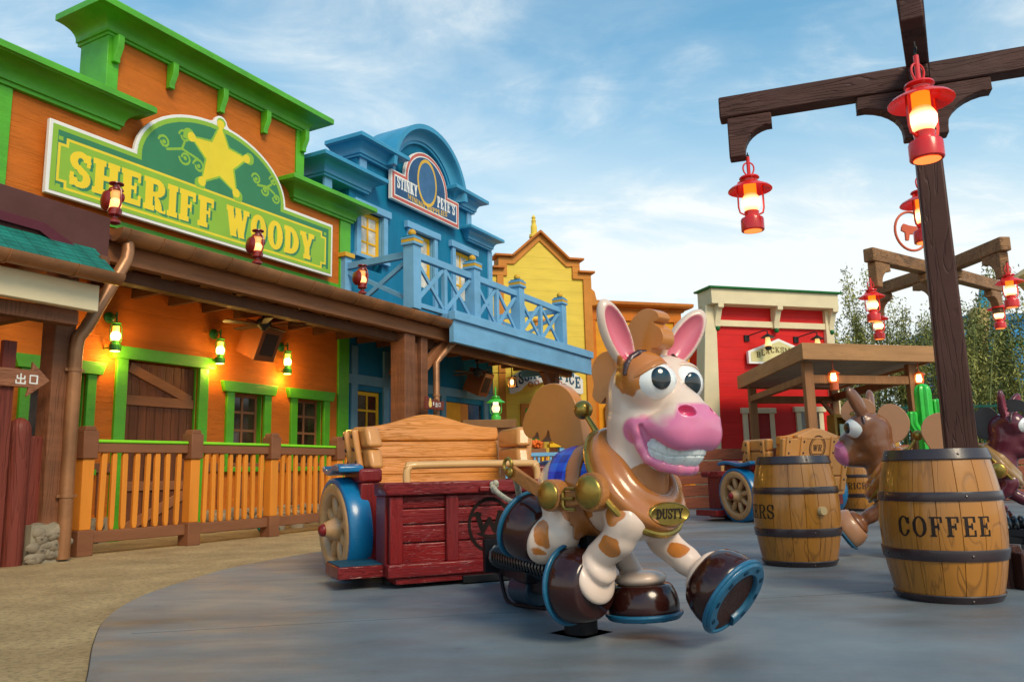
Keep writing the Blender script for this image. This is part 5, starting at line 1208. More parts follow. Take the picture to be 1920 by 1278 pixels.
# ================================================================ barrels
BARM=mat('barrel_oak',(.38,.145,.016),.30,.20,1.6,(1.5,1.5,.35),.25,14,coat=.35,grain=((4.5,4.5,.9),.3,.55),dist=.005)
HOOP=mat('barrel_hoop',(.035,.020,.022),.32,.2,4,bump=.1,coat=.2)
def bprof(z,H=.82):
    t=z/H; return .89*(.272+.083*math.sin(PI*min(1,max(0,(t*.90+.06))))**.9+.008*(t))
def barrel(label,loc,word,x0,x1,rz,knob=None,group='wooden barrels on the grey pad'):
    t=thing('barrel',label,'barrel',loc,rz,group)
    h=MB(); zs=[.02+.78*k/26 for k in range(27)]; rings=[]; st=[]
    rs=random.Random(len(label)); cur=0
    while cur<2*PI-.12:
        wd=rs.uniform(.30,.44); nxt=cur+wd if 2*PI-(cur+wd)>.2 else 2*PI
        for q in range(5): st.append((cur+.007+(nxt-cur-.014)*q/4,1))
        st.append((nxt-.003,0)); cur=nxt
        if q: st.append((nxt+.003,0))
    seg=len(st)
    for z in zs:
        rings.append([h._v(((bprof(z)-(0 if o else .003))*math.cos(a),(bprof(z)-(0 if o else .003))*math.sin(a),z)) for a,o in st])
    for A,B in zip(rings,rings[1:]):
        for k in range(seg): h._f([A[k],A[(k+1)%seg],B[(k+1)%seg],B[k]],1 if (st[k][1]==0 and st[(k+1)%seg][1]==0) else 0)
    h._f(rings[0][::-1],0); h._f(rings[-1],0); h.build('staves',[BARM,mat('stave_gap',(.11,.04,.008),.8)],t,ang=60)
    for za,zb in ((.0,.055),(.232,.292),(.545,.595),(.765,.825)):
        h=MB(); top=(zb>.8)
        ra,rb=bprof(za)+.007,bprof(zb)+.007
        if za==0: ra,rb=bprof(.0)-.002,bprof(.055)+.007
        P=[(ra-.02,za),(ra,za+.001),(ra+.002,za+.006),(rb+.002,zb-.006),(rb,zb),(rb-.02,zb)]
        if top: P+=[(rb-.02,zb-.03),(.01,zb-.03)]
        h.lathe(P,56,cap=False)
        for ra_ in (.4,1.9,3.6,5.1): h.ball(((ra+rb)/2*math.cos(ra_),(ra+rb)/2*math.sin(ra_),(za+zb)/2),.008,8)
        h.build('hoop',HOOP,t)
    if word:
        cz=.415; hh=.105
        fn=lambda X,Z:text_mask(X,Z,word,x0,x1,cz-hh/2,hh,gap=.16,T=.20,S=.08,H=.08).astype(int)
        def mp(x,z):
            r_=bprof(z)+.0015; a=x/.352-PI/2; return (r_*math.cos(a),r_*math.sin(a),z)
        raster_obj('stencil_lettering',fn,x0-.01,x1+.01,cz-hh/2-.005,cz+hh/2+.005,.0028,mp,[mat('stencil_black',(.022,.012,.008),.5,.3,30)],t)
    for ang in (knob or []):
        a=R(ang); r_=bprof(.42); T=Matrix.Translation((r_*math.cos(a),r_*math.sin(a),.42))@Matrix.Rotation(a,4,'Z')@Matrix.Rotation(PI/2,4,'Y'); h=MB(T); h.lathe([(.032,-.01),(.032,.03),(.028,.036),(.01,.037)],20); h.build('bung',mat('pale_bung',(.62,.42,.20),.4),t)
    return t
view=lambda x,y:math.atan2(x,-y*-1)*-1
def bface(x,y): return math.atan2(-y,-x)+PI/2     # rotation that turns the lettered side (-Y) to the camera
barrel('oak barrel with black stencilled coffee lettering in the right foreground',(2.40,4.63,0),'COFFEE',-.265,.265,bface(2.40,4.63)+R(2),knob=[-90-118])
barrel('oak barrel with pale bung and letters ending in ERS, behind the raised hoof',(2.165,6.32,0),'CRACKERS',-.92,-.18,bface(2.165,6.32)-R(0),knob=[-90+33])
barrel('far oak barrel lettered RICE, beside the front wheel of the far cart',(5.60,13.3,0),'RICE',-.17,.13,bface(5.6,13.3),knob=[-90-75])
# ================================================================ carts
CRED=mat('cart_red',(.20,.006,.006),.36,.22,2.0,(.5,1,2),.2,10,coat=.06,grain=((2.0,2.0,34),.7,.15),dist=.006)
CREV=mat('cart_red_upright',(.18,.005,.005),.36,.20,2.0,(2,2,.5),.2,10,coat=.06,grain=((30,30,2),.6,.15),dist=.005)
CTAN=mat('cart_tan_planks',(.66,.225,.026),.42,.12,2.0,(.5,1,2),.2,10,coat=.05,grain=((1.2,1.2,30),.45,.20),dist=.006)
CTN2=mat('cart_tan_plain',(.58,.245,.060),.38,.08,3,bump=.15,coat=.25)
WTAN=mat('wheel_tan',(.48,.26,.11),.30,.16,4,bump=.35,bscale=22,coat=.4)
WBLU=mat('wheel_blue',(.004,.13,.30),.28,.10,2,bump=.06,coat=.2)
STEPB=mat('step_blue',(.006,.06,.10),.55,.2,6,bump=.4)
def wheel(par,c,side):
    T=Matrix.Translation(c)@Matrix.Rotation(-side*R(7),4,'Z')@Matrix.Rotation(side*R(3),4,'Y')@Matrix.Rotation(side*PI/2,4,'Y')   # z axis = outward
    h=MB(T); h.lathe([(.30,-.085),(.362,-.085),(.370,-.075),(.372,0),(.370,.07),(.360,.082),(.335,.084),(.325,.05),(.30,.04)],48,cap=False); w=h.build('wheel',WBLU,par,ang=50)
    h=MB(T); h.lathe([(.325,.05),(.332,.080),(.322,.092),(.262,.094),(.245,.080),(.235,.02),(.25,-.05),(.32,-.06)],48,cap=False); h.build('rim',WTAN,w,ang=50)
    for k in range(8):
        a=2*PI*k/8+.2; M=Matrix.Rotation(a,3,'Z'); h=MB(T); h.ball(M@Vector((.165,0,.035)),(.105,.036,.040),14,T=M); h.build('spoke',WTAN,w)
    h=MB(T); h.lathe([(.10,-.05),(.10,.03),(.085,.085),(.062,.125),(.052,.15),(.03,.158),(.01,.16)],28); h.build('hub',WTAN,w,ang=60)
    h=MB(T); h.lathe([(.044,.150),(.046,.165),(.038,.185),(.02,.195),(.003,.197)],20); h.build('hub_cap',CRED,w,ang=60)
    h=MB(T); h.lathe([(.24,-.055),(.01,-.055)],32,cap=False); h.build('back_plate',CRED,w)
    return w
def make_cart(label,loc,rz,group):
    C=thing('ride_cart',label,'ride cart',loc,rz,group)
    # front box: carved planks, slightly bowed
    for z0,z1 in ((.17,.30),(.305,.42),(.425,.525),(.53,.61)):
        h=MB(); h.box(-.68,.68,.025,.06,z0,z1-.004); h.build('front_plank',CRED,C,bevel=.006)
    h=MB(); h.box(-.70,.70,.06,.085,.10,.66); h.build('front_backing',CREV,C)
    for x in (-.66,-.267,.30): h=MB(); h.box(x-.045,x+.045,-.012,.03,.17,.61); h.build('batten',CREV,C,bevel=.008)
    h=MB(); h.prism([(-.73,.615),(.73,.615),(.76,.66),(.75,.70),(-.75,.70),(-.76,.66)],-.045,.13,'y'); h.build('top_rail',CRED,C,bevel=.010)
    h=MB(); h.box(-.72,.72,-.025,.10,.085,.172); h.build('bottom_rail',CRED,C,bevel=.010); h=MB(); h.box(-.66,.66,.0,.3,.04,.083); h.build('skirt',CRED,C,bevel=.008)
    for s in (-1,1):
        h=MB(); h.box(s*.70-.02,s*.70+.02,.06,.30,.10,.61); h.build('side_panel',CREV,C,bevel=.006); h=MB(); h.box(s*.70-.035,s*.70+.035,.0,.30,.612,.70); h.build('side_rail',CRED,C,bevel=.008)
        h=MB(); h.box(s*.86-.16,s*.86+.16,.10,.52,.085,.165); st=h.build('step',CRED,C,bevel=.008); h=MB(); h.box(s*.86-.15,s*.86+.15,.11,.51,.1655,.172); h.build('step_tread',STEPB,st)
        h=MB(); h.box(s*.71-.07,s*.71+.07,.50,.62,.10,.70); h.build('arm_post',CREV,C,bevel=.010); h=MB(); h.box(s*.71-.085,s*.71+.085,.485,.98,.70,.80); h.build('armrest',CREV,C,bevel=.02)
        h=MB(); h.box(s*.71-.06,s*.71+.06,.62,1.2,.20,.70); h.build('side_board',CRED,C,bevel=.006)
        # blue scrolled fender over the wheel
        P=[]
        for i in range(17):
            t=i/16; P.append((.50+.62*t,.775+.020*math.sin(t*PI*2.2)))
        h=MB(); h.prism(P+[(p[0],p[1]+.045) for p in P[::-1]],s*.85-.09,s*.85+.09,'x'); h.build('fender',WBLU,C,bevel=.012,seg=3)
        wheel(C,(s*.83,.80,.372),s)
        # seat wing : curved stave boards
        for k,(z0,z1) in enumerate(((.80,.955),(.96,1.12))):
            h=MB(); o=.02*k; h.hexa([(s*.55,.70+o,z0),(s*(.66+o),.68+o,z0),(s*(.71+o),1.22+o,z0),(s*.60,1.22+o,z0),(s*(.56+o),.76+o,z1),(s*(.67+o),.74+o,z1),(s*(.73+o),1.26+o,z1),(s*(.61+o),1.26+o,z1)]); h.build('seat_wing',CTN2,C,bevel=.03,seg=3)
        for y in (.86,1.14):
            h=MB(); h.hexa([(s*.675,y-.035,.80),(s*.725,y-.035,.80),(s*.725,y+.035,.80),(s*.675,y+.035,.80),(s*.72,y+.0,1.10),(s*.77,y+.0,1.10),(s*.77,y+.075,1.10),(s*.72,y+.075,1.10)]); bt=h.build('wing_batten',CTN2,C,bevel=.014)
            h=MB()
            for z in (.85,.95,1.05): h.ball((s*(.725+(z-.80)*.15),y+(z-.8)*.12,z),(.012,.014,.018),10)
            h.build('bolt',HOOF,bt)
    # seat back: horizontal planks with a hump on top, leaning back
    lean=lambda z:1.16+(z-.35)*.22
    zs=[.34,.48,.62,.76,.895,1.03]
    for a,b in zip(zs,zs[1:]):
        h=MB(); h.hexa([(-.62,lean(a),a),(.62,lean(a),a),(.62,lean(a)+.06,a),(-.62,lean(a)+.06,a),(-.62,lean(b),b-.003),(.62,lean(b),b-.003),(.62,lean(b)+.06,b-.003),(-.62,lean(b)+.06,b-.003)]); h.build('seat_plank',CTAN,C,bevel=.005)
    def hump(x): return 1.145+.115*math.exp(-(x/.34)**2*1.1)
    n=28; sh=lean(1.03)-1.03*.22
    h=MB(Matrix.Shear('XY',4,(0,0)))
    h.prism([(.64,1.032)]+[(-.64,1.032)]+[(.64*(2*i/n-1),hump(.64*(2*i/n-1))) for i in range(n+1)],lean(1.03)-.01,lean(1.03)+.075,'y')
    for v in h.bm.verts: v.co.y+=(v.co.z-1.03)*.22
    h.build('seat_top',CTAN,C,bevel=.016,seg=3)
    # back outside : boards, battens and emblem
    for a,b in ((.34,.60),(.605,.86),(.865,1.12)):
        h=MB(); h.hexa([(-.66,lean(a)+.09,a),(.66,lean(a)+.09,a),(.66,lean(a)+.16,a),(-.66,lean(a)+.16,a),(-.68,lean(b)+.09,b-.006),(.68,lean(b)+.09,b-.006),(.68,lean(b)+.16,b-.006),(-.68,lean(b)+.16,b-.006)]); h.build('back_board',CTN2,C,bevel=.016,seg=3)
    h=MB(); h.prism([(.40,1.10),(-.40,1.10)]+[(-.40+.8*i/14,hump(-.40+.8*i/14)-.01) for i in range(15)],lean(1.12)+.085,lean(1.12)+.165,'y'); h.build('back_hump',CTN2,C,bevel=.018,seg=3)
    for x in (-.58,-.30,.30,.58):
        h=MB(); h.hexa([(x-.045,lean(.4)+.15,.4),(x+.045,lean(.4)+.15,.4),(x+.045,lean(.4)+.185,.4),(x-.045,lean(.4)+.185,.4),(x-.045,lean(1.14)+.15,1.14),(x+.045,lean(1.14)+.15,1.14),(x+.045,lean(1.14)+.185,1.14),(x-.045,lean(1.14)+.185,1.14)]); bt=h.build('back_batten',CTN2,C,bevel=.012)
        h=MB(); 
        for z in (.55,.72,.92,1.07): h.ball((x,lean(z)+.187,z),(.016,.008,.016),10)
        h.build('bolt',HOOF,bt)
    def wr(X,Z):
        d=np.hypot(X/.155,(Z-.99)/.155); m=(abs(d-1)<.07)|(abs(d-.83)<.03)
        m|=text_mask(X,Z,'WR',-.09,.09,.945,.085,gap=.1,T=.24)|((abs(Z-.90)<.006)&(d<.8)); return m.astype(int)
    raster_obj('carved_emblem',wr,-.18,.18,.82,1.16,.004,lambda x,z:(-x,lean(z)+.1635,z),[mat('carved_dark',(.10,.045,.02),.6)],C)
    def wm(X,Z):
        d=np.hypot(X/.155,(Z-.395)/.175); m=(abs(d-1)<.075)&(Z>.2)
        w=np.zeros(X.shape,bool)
        for (xa,za,xb,zb) in ((-.095,.47,-.055,.355),(-.055,.355,-.005,.43),(-.005,.43,.035,.355),(.035,.355,.075,.475)):
            t=np.clip(((X-xa)*(xb-xa)+(Z-za)*(zb-za))/((xb-xa)**2+(zb-za)**2),0,1); w|=np.hypot(X-xa-(xb-xa)*t,Z-za-(zb-za)*t)<.018
        w|=(abs(X+.10)<.035)&(abs(Z-.47)<.012)|(abs(X-.095)<.04)&(abs(Z-.475)<.012)
        s_=(abs(np.hypot(X,(Z-.42)*1.2)-.125)<.014)&(Z<.345); return (m|w|s_).astype(int)
    raster_obj('branded_emblem',wm,-.18,.18,.2,.60,.004,lambda x,z:(x+.02,.0235,z),[mat('brand_dark',(.012,.006,.004),.9)],C)
    h=MB(); h.box(-.66,.66,.66,1.16,.34,.42); h.build('seat',CTAN,C,bevel=.02); h=MB(); h.box(-.66,.66,.10,.66,.10,.13); h.box(-.66,.66,.64,.68,.13,.34); h.build('floor',STEPB,C)
    h=MB(); pts=[(-.57,.05,.66),(-.57,.06,.76),(-.55,.065,.795),(-.50,.07,.812),(.34,.07,.812),(.39,.065,.795),(.41,.06,.76),(.41,.05,.66)]; h.tube(crom(pts,4),.026,14); h.build('grab_bar',mat('grab_bar_tan',(.62,.34,.12),.3,.06,3,bump=.05,coat=.3),C)
    h=MB(); h.box(-.6,.6,.3,1.1,.03,.10); h.box(-.2,.2,-.02,.4,.02,.07)
    for x,y in ((-.62,.30),(-.44,.18),(.5,.2),(-.62,1.0),(.6,1.0)): h.lathe([(.05,.0),(.05,.07),(.035,.09)],14,Matrix.Translation((x,y,0)))
    for x in (-.12,-.02,.25): h.lathe([(.012,.02),(.014,.05),(.02,.06)],10,Matrix.Translation((x,.12,0)))
    h.build('chassis',BLK,C,bevel=.004)
    h=MB(); h.box(-.09,.12,-.075,-.05,.625,.66); h.build('rope_cleat',CRED,C,bevel=.008)
    return C
C1=make_cart('red ride cart with tan plank seat, towed by the smiling cream horse','' and 0 or (-.19,5.68,0),R(24),'red ride carts')
dup(C1,(3.41,12.31,0),R(-150),'far red ride cart seen from behind with round emblem on its tan seat back')
dup(C1,(8.0,7.1,0),R(-100),'red ride cart at the right edge, behind the brown horse') if 0 else None
# ================================================================ lamp posts with crossed beams
PWD=mat('post_timber',(.070,.028,.021),.55,.22,2.2,(.6,.6,.6),.3,12,grain=((9,9,.8),.35,.3))
PWB=mat('beam_timber',(.085,.036,.028),.55,.22,2.2,(.4,3,3),.3,12,grain=((.9,.9,11),.5,.45))
PWL=mat('beam_timber_lit',(.30,.15,.065),.55,.22,2.2,(.4,3,3),.3,12,grain=((1.1,9,9),.7,.5))  # beam timber with the warm light on the far beams put into its colour
def bracket_poly(w,h,cut): # end bracket with concave quarter cut
    P=[(0,0),(w,0),(w,-.09)]
    for k in range(9):
        a=PI/2*k/8; P.append((w-cut*math.sin(a)-.0,-.09-(h-.14)*(1-math.cos(a))))
    P+=[(w-cut,-h),(0,-h)]; return P
def lamp_post(label,loc,rz,ztop,arms,m,mb_,psz=.075,tilt=0):
    """arms: list of (angle, length, lantern offset) in local frame"""
    t=thing('lantern_post',label,'lamp post',loc,rz,'timber lantern posts')
    h=MB(); M2=Matrix.Rotation(R(-24),3,'Z'); h.hexa([M2@Vector(q) for q in [(-psz*1.3,-psz*1.3,0),(psz*1.3,-psz*1.3,0),(psz*1.3,psz*1.3,0),(-psz*1.3,psz*1.3,0),(-psz,-psz,ztop-.17),(psz,-psz,ztop-.17),(psz,psz,ztop-.17),(-psz,psz,ztop-.17)]]); h.build('post',m,t,bevel=.014)
    for ang,L_ in arms:
        T=Matrix.Rotation(ang,4,'Z')
        h=MB(T); h.box(.0 if ang!=arms[0][0] else -.0,L_,-.065,.065,ztop-.16+(.0),ztop-.0); o=h.build('beam',mb_,t,bevel=.012)
        h=MB(T); P=bracket_poly(.30,.30,.19); h.prism([(L_-.05-p[0],ztop-.162+p[1]) for p in P][::-1],-.055,.055,'y'); h.build('end_bracket',mb_,t,bevel=.010)
        h=MB(T); P=bracket_poly(.40,.34,.27); h.prism([(.0+p[0],ztop-.162+p[1]) for p in P],-.055,.055,'y'); h.build('inner_bracket',mb_,t,bevel=.010)
    return t
def vang(v): return math.atan2(v[1],v[0])
U1=vang((-.9437,.3307)); V1=vang((-.486,-.874))
LP1=lamp_post('tall dark brown timber post with crossed beams standing behind the coffee barrel',(2.76,5.0,0),0,3.36,[(U1,1.30),(U1+PI,2.2),(V1,1.62),(vang((.43,.78)),1.0)],PWD,PWB,.073)
h=MB(); h.prism([(0,0),(.30,0),(.30,.05),(.22,.26),(.0,.26)],-.12,.12,'y'); 
o=h.build('base_shoe',PWD,LP1,bevel=.01); 
LP2=lamp_post('farther timber post with crossed beams coloured as if lit above the kiosk',(5.45,9.95,0),0,3.24,[(vang((-1.32,-.92)),1.55),(vang((1.40,1.05)),1.75),(vang((-.30,1.15)),1.25),(vang((.12,-1.3)),1.25)],PWD,PWL,.085)
h=MB(Matrix.Translation((4.83-5.45,9.3-9.95,3.50))@Matrix.Rotation(R(12),4,'Z')@Matrix.Rotation(PI/2,4,'X')); h.tube([(.22*math.cos(2*PI*k/30),.24*math.sin(2*PI*k/30),0) for k in range(30)],.016,8,closed=True)
h.M=h.M@Matrix.Scale(1.,4); 
def blob(P): h.prism(P,-.012,.012,'z')
blob([(-.13,.05),(-.10,.09),(-.03,.07),(.06,.06),(.13,.09),(.15,.0),(.12,-.03),(.12,-.13),(.08,-.13),(.07,-.04),(-.03,-.04),(-.05,-.12),(-.09,-.12),(-.09,-.02),(-.14,.0)])
h.build('ring_emblem',mat('coral_metal',(.65,.12,.05),.4),LP2,bevel=.004)
def red_lantern(loc,rz,label,scale=1.,chain=.12,light=None,group='red hanging lanterns on the timber posts'):
    t=thing('hanging_lantern',label,'lantern',loc,rz,group); lantern_parts(t); t.scale=(scale,)*3
    h=MB(); h.tube([(0,0,.25),(0,0,.27+chain)],.004,6)
    for k in range(max(2,int(chain/.03))): h.tube([(.009*math.sin(2*PI*q/8) if k%2 else 0,0 if k%2 else .009*math.sin(2*PI*q/8),.27+k*.03+.018*math.cos(2*PI*q/8)) for q in range(8)],.003,5,closed=True)
    h.build('chain',IRON,t)
    if light: point('lantern_light',loc,light,(1,.30,.10),.04)
    return t
ux,uy=-.9437,.3307; vx,vy=-.486,-.874
red_lantern((2.76+ux*1.13,5+uy*1.13,2.59),0,'red lit lantern hanging from the left beam end of the near timber post',1.06,.06,2.)
red_lantern((2.76+vx*1.50,5+vy*1.50,2.42),.3,'largest red lit lantern, hanging in front of the near post crossing',1.06,.10,2.)
red_lantern((3.06,5.70,2.57),.4,'red lit lantern half hidden behind the near timber post',1.06,.05,1.)
red_lantern((4.17,9.06,2.58),0,'red lit lantern at the left end of the farther post, above the kiosk roof',1.,.04,1.)
red_lantern((5.14,11.05,2.68),0,'red lit lantern just above the kiosk roof, behind the other one',1.,.04)
red_lantern((5.56,8.72,2.64),0,'red lit lantern at the right edge, higher of two',1.,.05,1.)
red_lantern((6.80,10.98,2.78),0,'red lit lantern at the right edge, lower of two',1.,.04)
# ================================================================ kiosk
K=thing('kiosk','open timber kiosk with flat light brown roof slab in front of the red building','kiosk',(4.576,12.5,0),0)
az1=R(73.8); az2=R(2.9); fx,fy=math.sin(az1),math.cos(az1); sx_,sy_=math.sin(az2),math.cos(az2)
def kp(a,b,z): return (fx*a+sx_*b,fy*a+sy_*b,z)
KW=mat('kiosk_fascia',(.42,.21,.085),.5,.12,2,(.5,.5,3),.2,14,grain=((.5,.5,10),.2,.2)); KT=mat('kiosk_timber',(.30,.135,.055),.55,.15,2.5,(2,2,.4),.25,14,grain=((7,7,.5),.3,.3)); KU=mat('kiosk_soffit',(.40,.34,.26),.7)
def kbox(mb,a0,a1,b0,b1,z0,z1): mb.hexa([kp(a0,b0,z0),kp(a1,b0,z0),kp(a1,b1,z0),kp(a0,b1,z0),kp(a0,b0,z1),kp(a1,b0,z1),kp(a1,b1,z1),kp(a0,b1,z1)])
h=MB(); kbox(h,0,2.55,0,.06,2.40,2.67); kbox(h,0,.06,.06,4.6,2.40,2.67); kbox(h,2.49,2.55,.06,4.6,2.40,2.67); kbox(h,.06,2.49,4.54,4.6,2.40,2.67); h.build('roof_fascia',KW,K,bevel=.01)
h=MB(); kbox(h,.06,2.49,.06,4.54,2.44,2.60); h.build('roof_slab',KU,K)
for a,b in ((.17,.30),(2.20,.30),(.20,4.1),(2.20,4.1)):
    h=MB(); kbox(h,a-.08,a+.09,b-.08,b+.09,0,2.40); h.build('post',KT,K,bevel=.012)
h=MB(); kbox(h,.25,2.12,.24,.36,2.05,2.19); kbox(h,.12,.24,.4,4.1,2.08,2.20); kbox(h,2.14,2.26,.4,4.1,2.1,2.25); kbox(h,.28,2.12,4.02,4.14,2.05,2.2); h.beam(kp(2.2,3.8,1.6),kp(1.8,3.9,2.1),.08,.08); h.build('tie_beam',KT,K,bevel=.008)
h=MB(); kbox(h,.7,3.2,1.9,3.0,0,1.0); h.build('counter',mat('counter_wood',(.22,.085,.04),.6,lines=[(0,.09,.008,.5)]),K,bevel=.01)
h=MB(); kbox(h,.66,3.25,1.86,3.04,1.0,1.07); h.build('counter_top',KT,K,bevel=.008)
h=MB(); kbox(h,1.3,1.36,2.0,2.4,1.07,1.62); kbox(h,1.76,1.82,2.0,2.4,1.07,1.62); kbox(h,1.3,1.82,2.0,2.4,1.62,1.68); kbox(h,1.3,1.82,2.38,2.42,1.07,1.62); kbox(h,1.82,2.7,2.0,2.4,1.07,1.66); cb=h.build('cabinet',mat('cabinet_ochre',(.45,.24,.04),.5),K,bevel=.006)
h=MB(); kbox(h,1.45,1.68,2.1,2.14,1.12,1.5); h.build('poster',mat('pale_poster',(.55,.68,.55),.4),cb)
for a,l in ((.62,'small orange lantern under the left front of the kiosk roof'),(2.30,'small orange lantern under the right front of the kiosk roof')):
    q=kp(a,.2,0); t=thing('hanging_lantern',l,'lantern',(4.576+q[0],12.5+q[1],2.13),0,'small orange lanterns under the kiosk roof')
    h=MB(); h.lathe([(.008,.28),(.012,.15),(.03,.13),(.10,.085),(.105,.075),(.04,.085)],18); h.lathe([(.05,-.05),(.07,-.07),(.07,-.19),(.06,-.20)],18); h.build('body',mat('orange_lantern_paint',(.62,.10,.02),.35,coat=.3),t)
    h=MB(); h.lathe([(.034,.085),(.045,.03),(.05,.0),(.035,-.05)],16); h.build('glass',FLAME,t)
    h=MB(); 
    for s in (-1,1): h.tube([(s*.04,0,.12),(s*.075,0,.08),(s*.075,0,-.04),(s*.05,0,-.07)],.006,6)
    h.build('wire_guard',MATS['orange_lantern_paint'],t)
# wall lamps on the red front
def RW(x,y,z): c,s=math.cos(RD),math.sin(RD); return (4.230+x*c-y*s,17.5+x*s+y*c,z)
for x,l in ((1.40,'black bracket lamp over the left of the cream pointed sign'),(2.70,'black bracket lamp over the right of the cream pointed sign')):
    t=thing('bracket_lamp',l,'wall lamp',RW(x,-.38,3.50),RD,'black bracket lamps on the red front')
    h=MB(); h.tube([(-.30,.38,.12),(-.26,.25,.17),(-.05,.03,.24),(0,0,.22),(0,0,.12)],.014,8); h.box(-.36,-.24,.34,.39,.04,.18); h.lathe([(.01,.17),(.05,.14),(.15,.08),(.155,.07),(.05,.075)],20); h.lathe([(.05,-.12),(.075,-.14),(.06,-.20),(.03,-.21)],16); h.build('arm',IRON,t)
    h=MB(); h.lathe([(.045,.075),(.075,-.11),(.05,-.12)],16); h.build('glass',mat('dim_glass',(.9,.6,.3),.25,.1,5,bump=0,emit=.7,ecol=(1,.5,.15)),t)
# green lantern on the brown shelter, picket fence with yellow caps
SH=thing('brown_shelter','low brown roofed stand behind the cart seat','stand',(-.35,13.6,0),R(10))
h=MB(); h.box(-.55,.35,-.3,.3,1.48,1.62); h.build('roof',mat('tan_brown',(.22,.10,.035),.6),SH,bevel=.01); h=MB(); h.box(-.47,.27,-.22,.22,0,1.48); h.build('cabinet',BRH,SH)
GL=thing('green_lantern','green storm lantern with pale glass standing on the brown stand roof','lantern',(-.30,13.55,1.84),0)
lantern_parts(GL,body=mat('bright_green_paint',(.05,.45,.03),.3,coat=.3),brim=True,hang=False,glass=mat('warm_white_glass',(1,.85,.6),.3,.05,6,bump=0,emit=.6,ecol=(1,.75,.4)),up=mat('warm_white_glass2',(1,.8,.6),.3,.05,6,bump=0,emit=1.)); GL.scale=(1.15,)*3
PF=thing('picket_fence','light blue picket fence with yellow and orange slats behind the horse tail','fence',(.12,13.2,0),R(12))
h=MB(); h.box(-.3,.62,-.04,.04,1.0,1.06); h.box(-.3,.62,-.04,.04,.1,.16); h.build('rail',LBL,PF,bevel=.006)
for i in range(13):
    h=MB(); h.box(-.28+i*.068,-.25+i*.068,-.02,.02,.16,1.0); h.build('picket',[LBL,YWN,RAILO,LBL][i%4] if i>4 else LBL,PF)
h=MB(); h.box(.62,.78,-.08,.08,0,1.14); h.box(.45,.95,-.1,.1,1.14,1.2,1); h.box(.5,.9,-.09,.09,1.2,1.24,1); h.ball((.70,0,1.29),.06,12,1); h.box(.78,1.4,-.04,.04,.98,1.05); h.build('post',[LBL,YWN],PF,bevel=.006)
FLW=MB(); 
for i in range(26): FLW.ball((random.uniform(-.12,.12),random.uniform(-.1,.1),random.uniform(0,.12)),random.uniform(.03,.05),8)
o=FLW.build('orange_flowers',mat('orange_petals',(.80,.16,.02),.6)); o.location=(.34,13.9,1.16); tag(o,'clump of bright orange flowers above the light blue fence','flowers')
pt=MB(); pt.box(-.2,.2,-.15,.15,0,1.14); o=pt.build('planter_box',BRH); o.location=(.34,13.9,0); tag(o,'brown planter box under the orange flowers','planter')
# low plank walls in the distance behind the carts
WALLF=MB(); 
for i in range(5): WALLF.box(-2.2,2.2,-.05,.05,.02+i*.22,.22+i*.22)
o=WALLF.build('plank_barrier',mat('red_brown_planks',(.26,.07,.035),.55,.2,2,(.4,1,2),grain=((.5,.5,9),.4,.3)),bevel=.01); o.location=(3.6,15.2,0); o.rotation_euler=(0,0,RD); tag(o,'low red-brown plank barrier in front of the red building','barrier')
WALLF=MB(); 
for i in range(5): WALLF.box(-3.2,3.2,-.05,.05,.02+i*.22,.22+i*.22)
o=WALLF.build('plank_barrier',MATS['red_brown_planks'],bevel=.01); o.location=(9.2,15.6,0); o.rotation_euler=(0,0,R(4)); tag(o,'low red-brown plank barrier behind the kiosk at the right','barrier')
# ---- cacti
CACT=bpy.data.materials.new('cactus_green'); CACT=mat('cactus_green2',(.02,.50,.035),.38,.15,3,bump=.1,coat=.3)
def cactus(loc,label,arms,H,r):
    t=thing('toy_cactus',label,'cactus',loc,0,'bright green moulded cacti')
    def limb(path,rad):
        m=MB(); P=[Vector(p) for p in crom(path,8)]; seg=32; rings=[]; n=len(P)
        prev=None
        for i,p in enumerate(P):
            a=P[max(0,i-1)]; b=P[min(n-1,i+1)]; d=(b-a).normalized(); u=(prev-d*prev.dot(d)).normalized() if prev else d.orthogonal().normalized(); prev=u; w=d.cross(u)
            s=(n-1-i)/max(1,n-1); k=min(1,((1-(1-min(1,s*5))**2))**.5+.02) if s<.2 else 1
            rings.append([m._v(p+(u*math.cos(2*PI*q/seg)+w*math.sin(2*PI*q/seg))*rad*k*(1+.10*math.cos(8*2*PI*q/seg))) for q in range(seg)])
        for A,B in zip(rings,rings[1:]):
            for q in range(seg): m._f([A[q],A[(q+1)%seg],B[(q+1)%seg],B[q]])
        m._f(rings[-1]); return m
    limb([(0,0,0),(0,0,H*.4),(0,0,H*.8),(0,0,H)],r).build('stem',CACT,t)
    for s,z,w,h_ in arms: limb([(0,0,z),(s*w*.6,0,z+.02),(s*w,0,z+.14),(s*w,0,z+h_*.8),(s*w,0,z+h_)],r*.62).build('arm',CACT,t)
cactus((6.50,12.7,0),'tall bright green moulded cactus with two arms behind the brown horse',[(-1,1.22,.20,.34),(1,1.25,.20,.50)],2.0,.12)
cactus((6.90,13.0,0),'plain bright green moulded cactus column right of the armed one',[],1.68,.11)
cactus((6.74,12.9,0),'shortest bright green moulded cactus between the other two',[],1.25,.10)
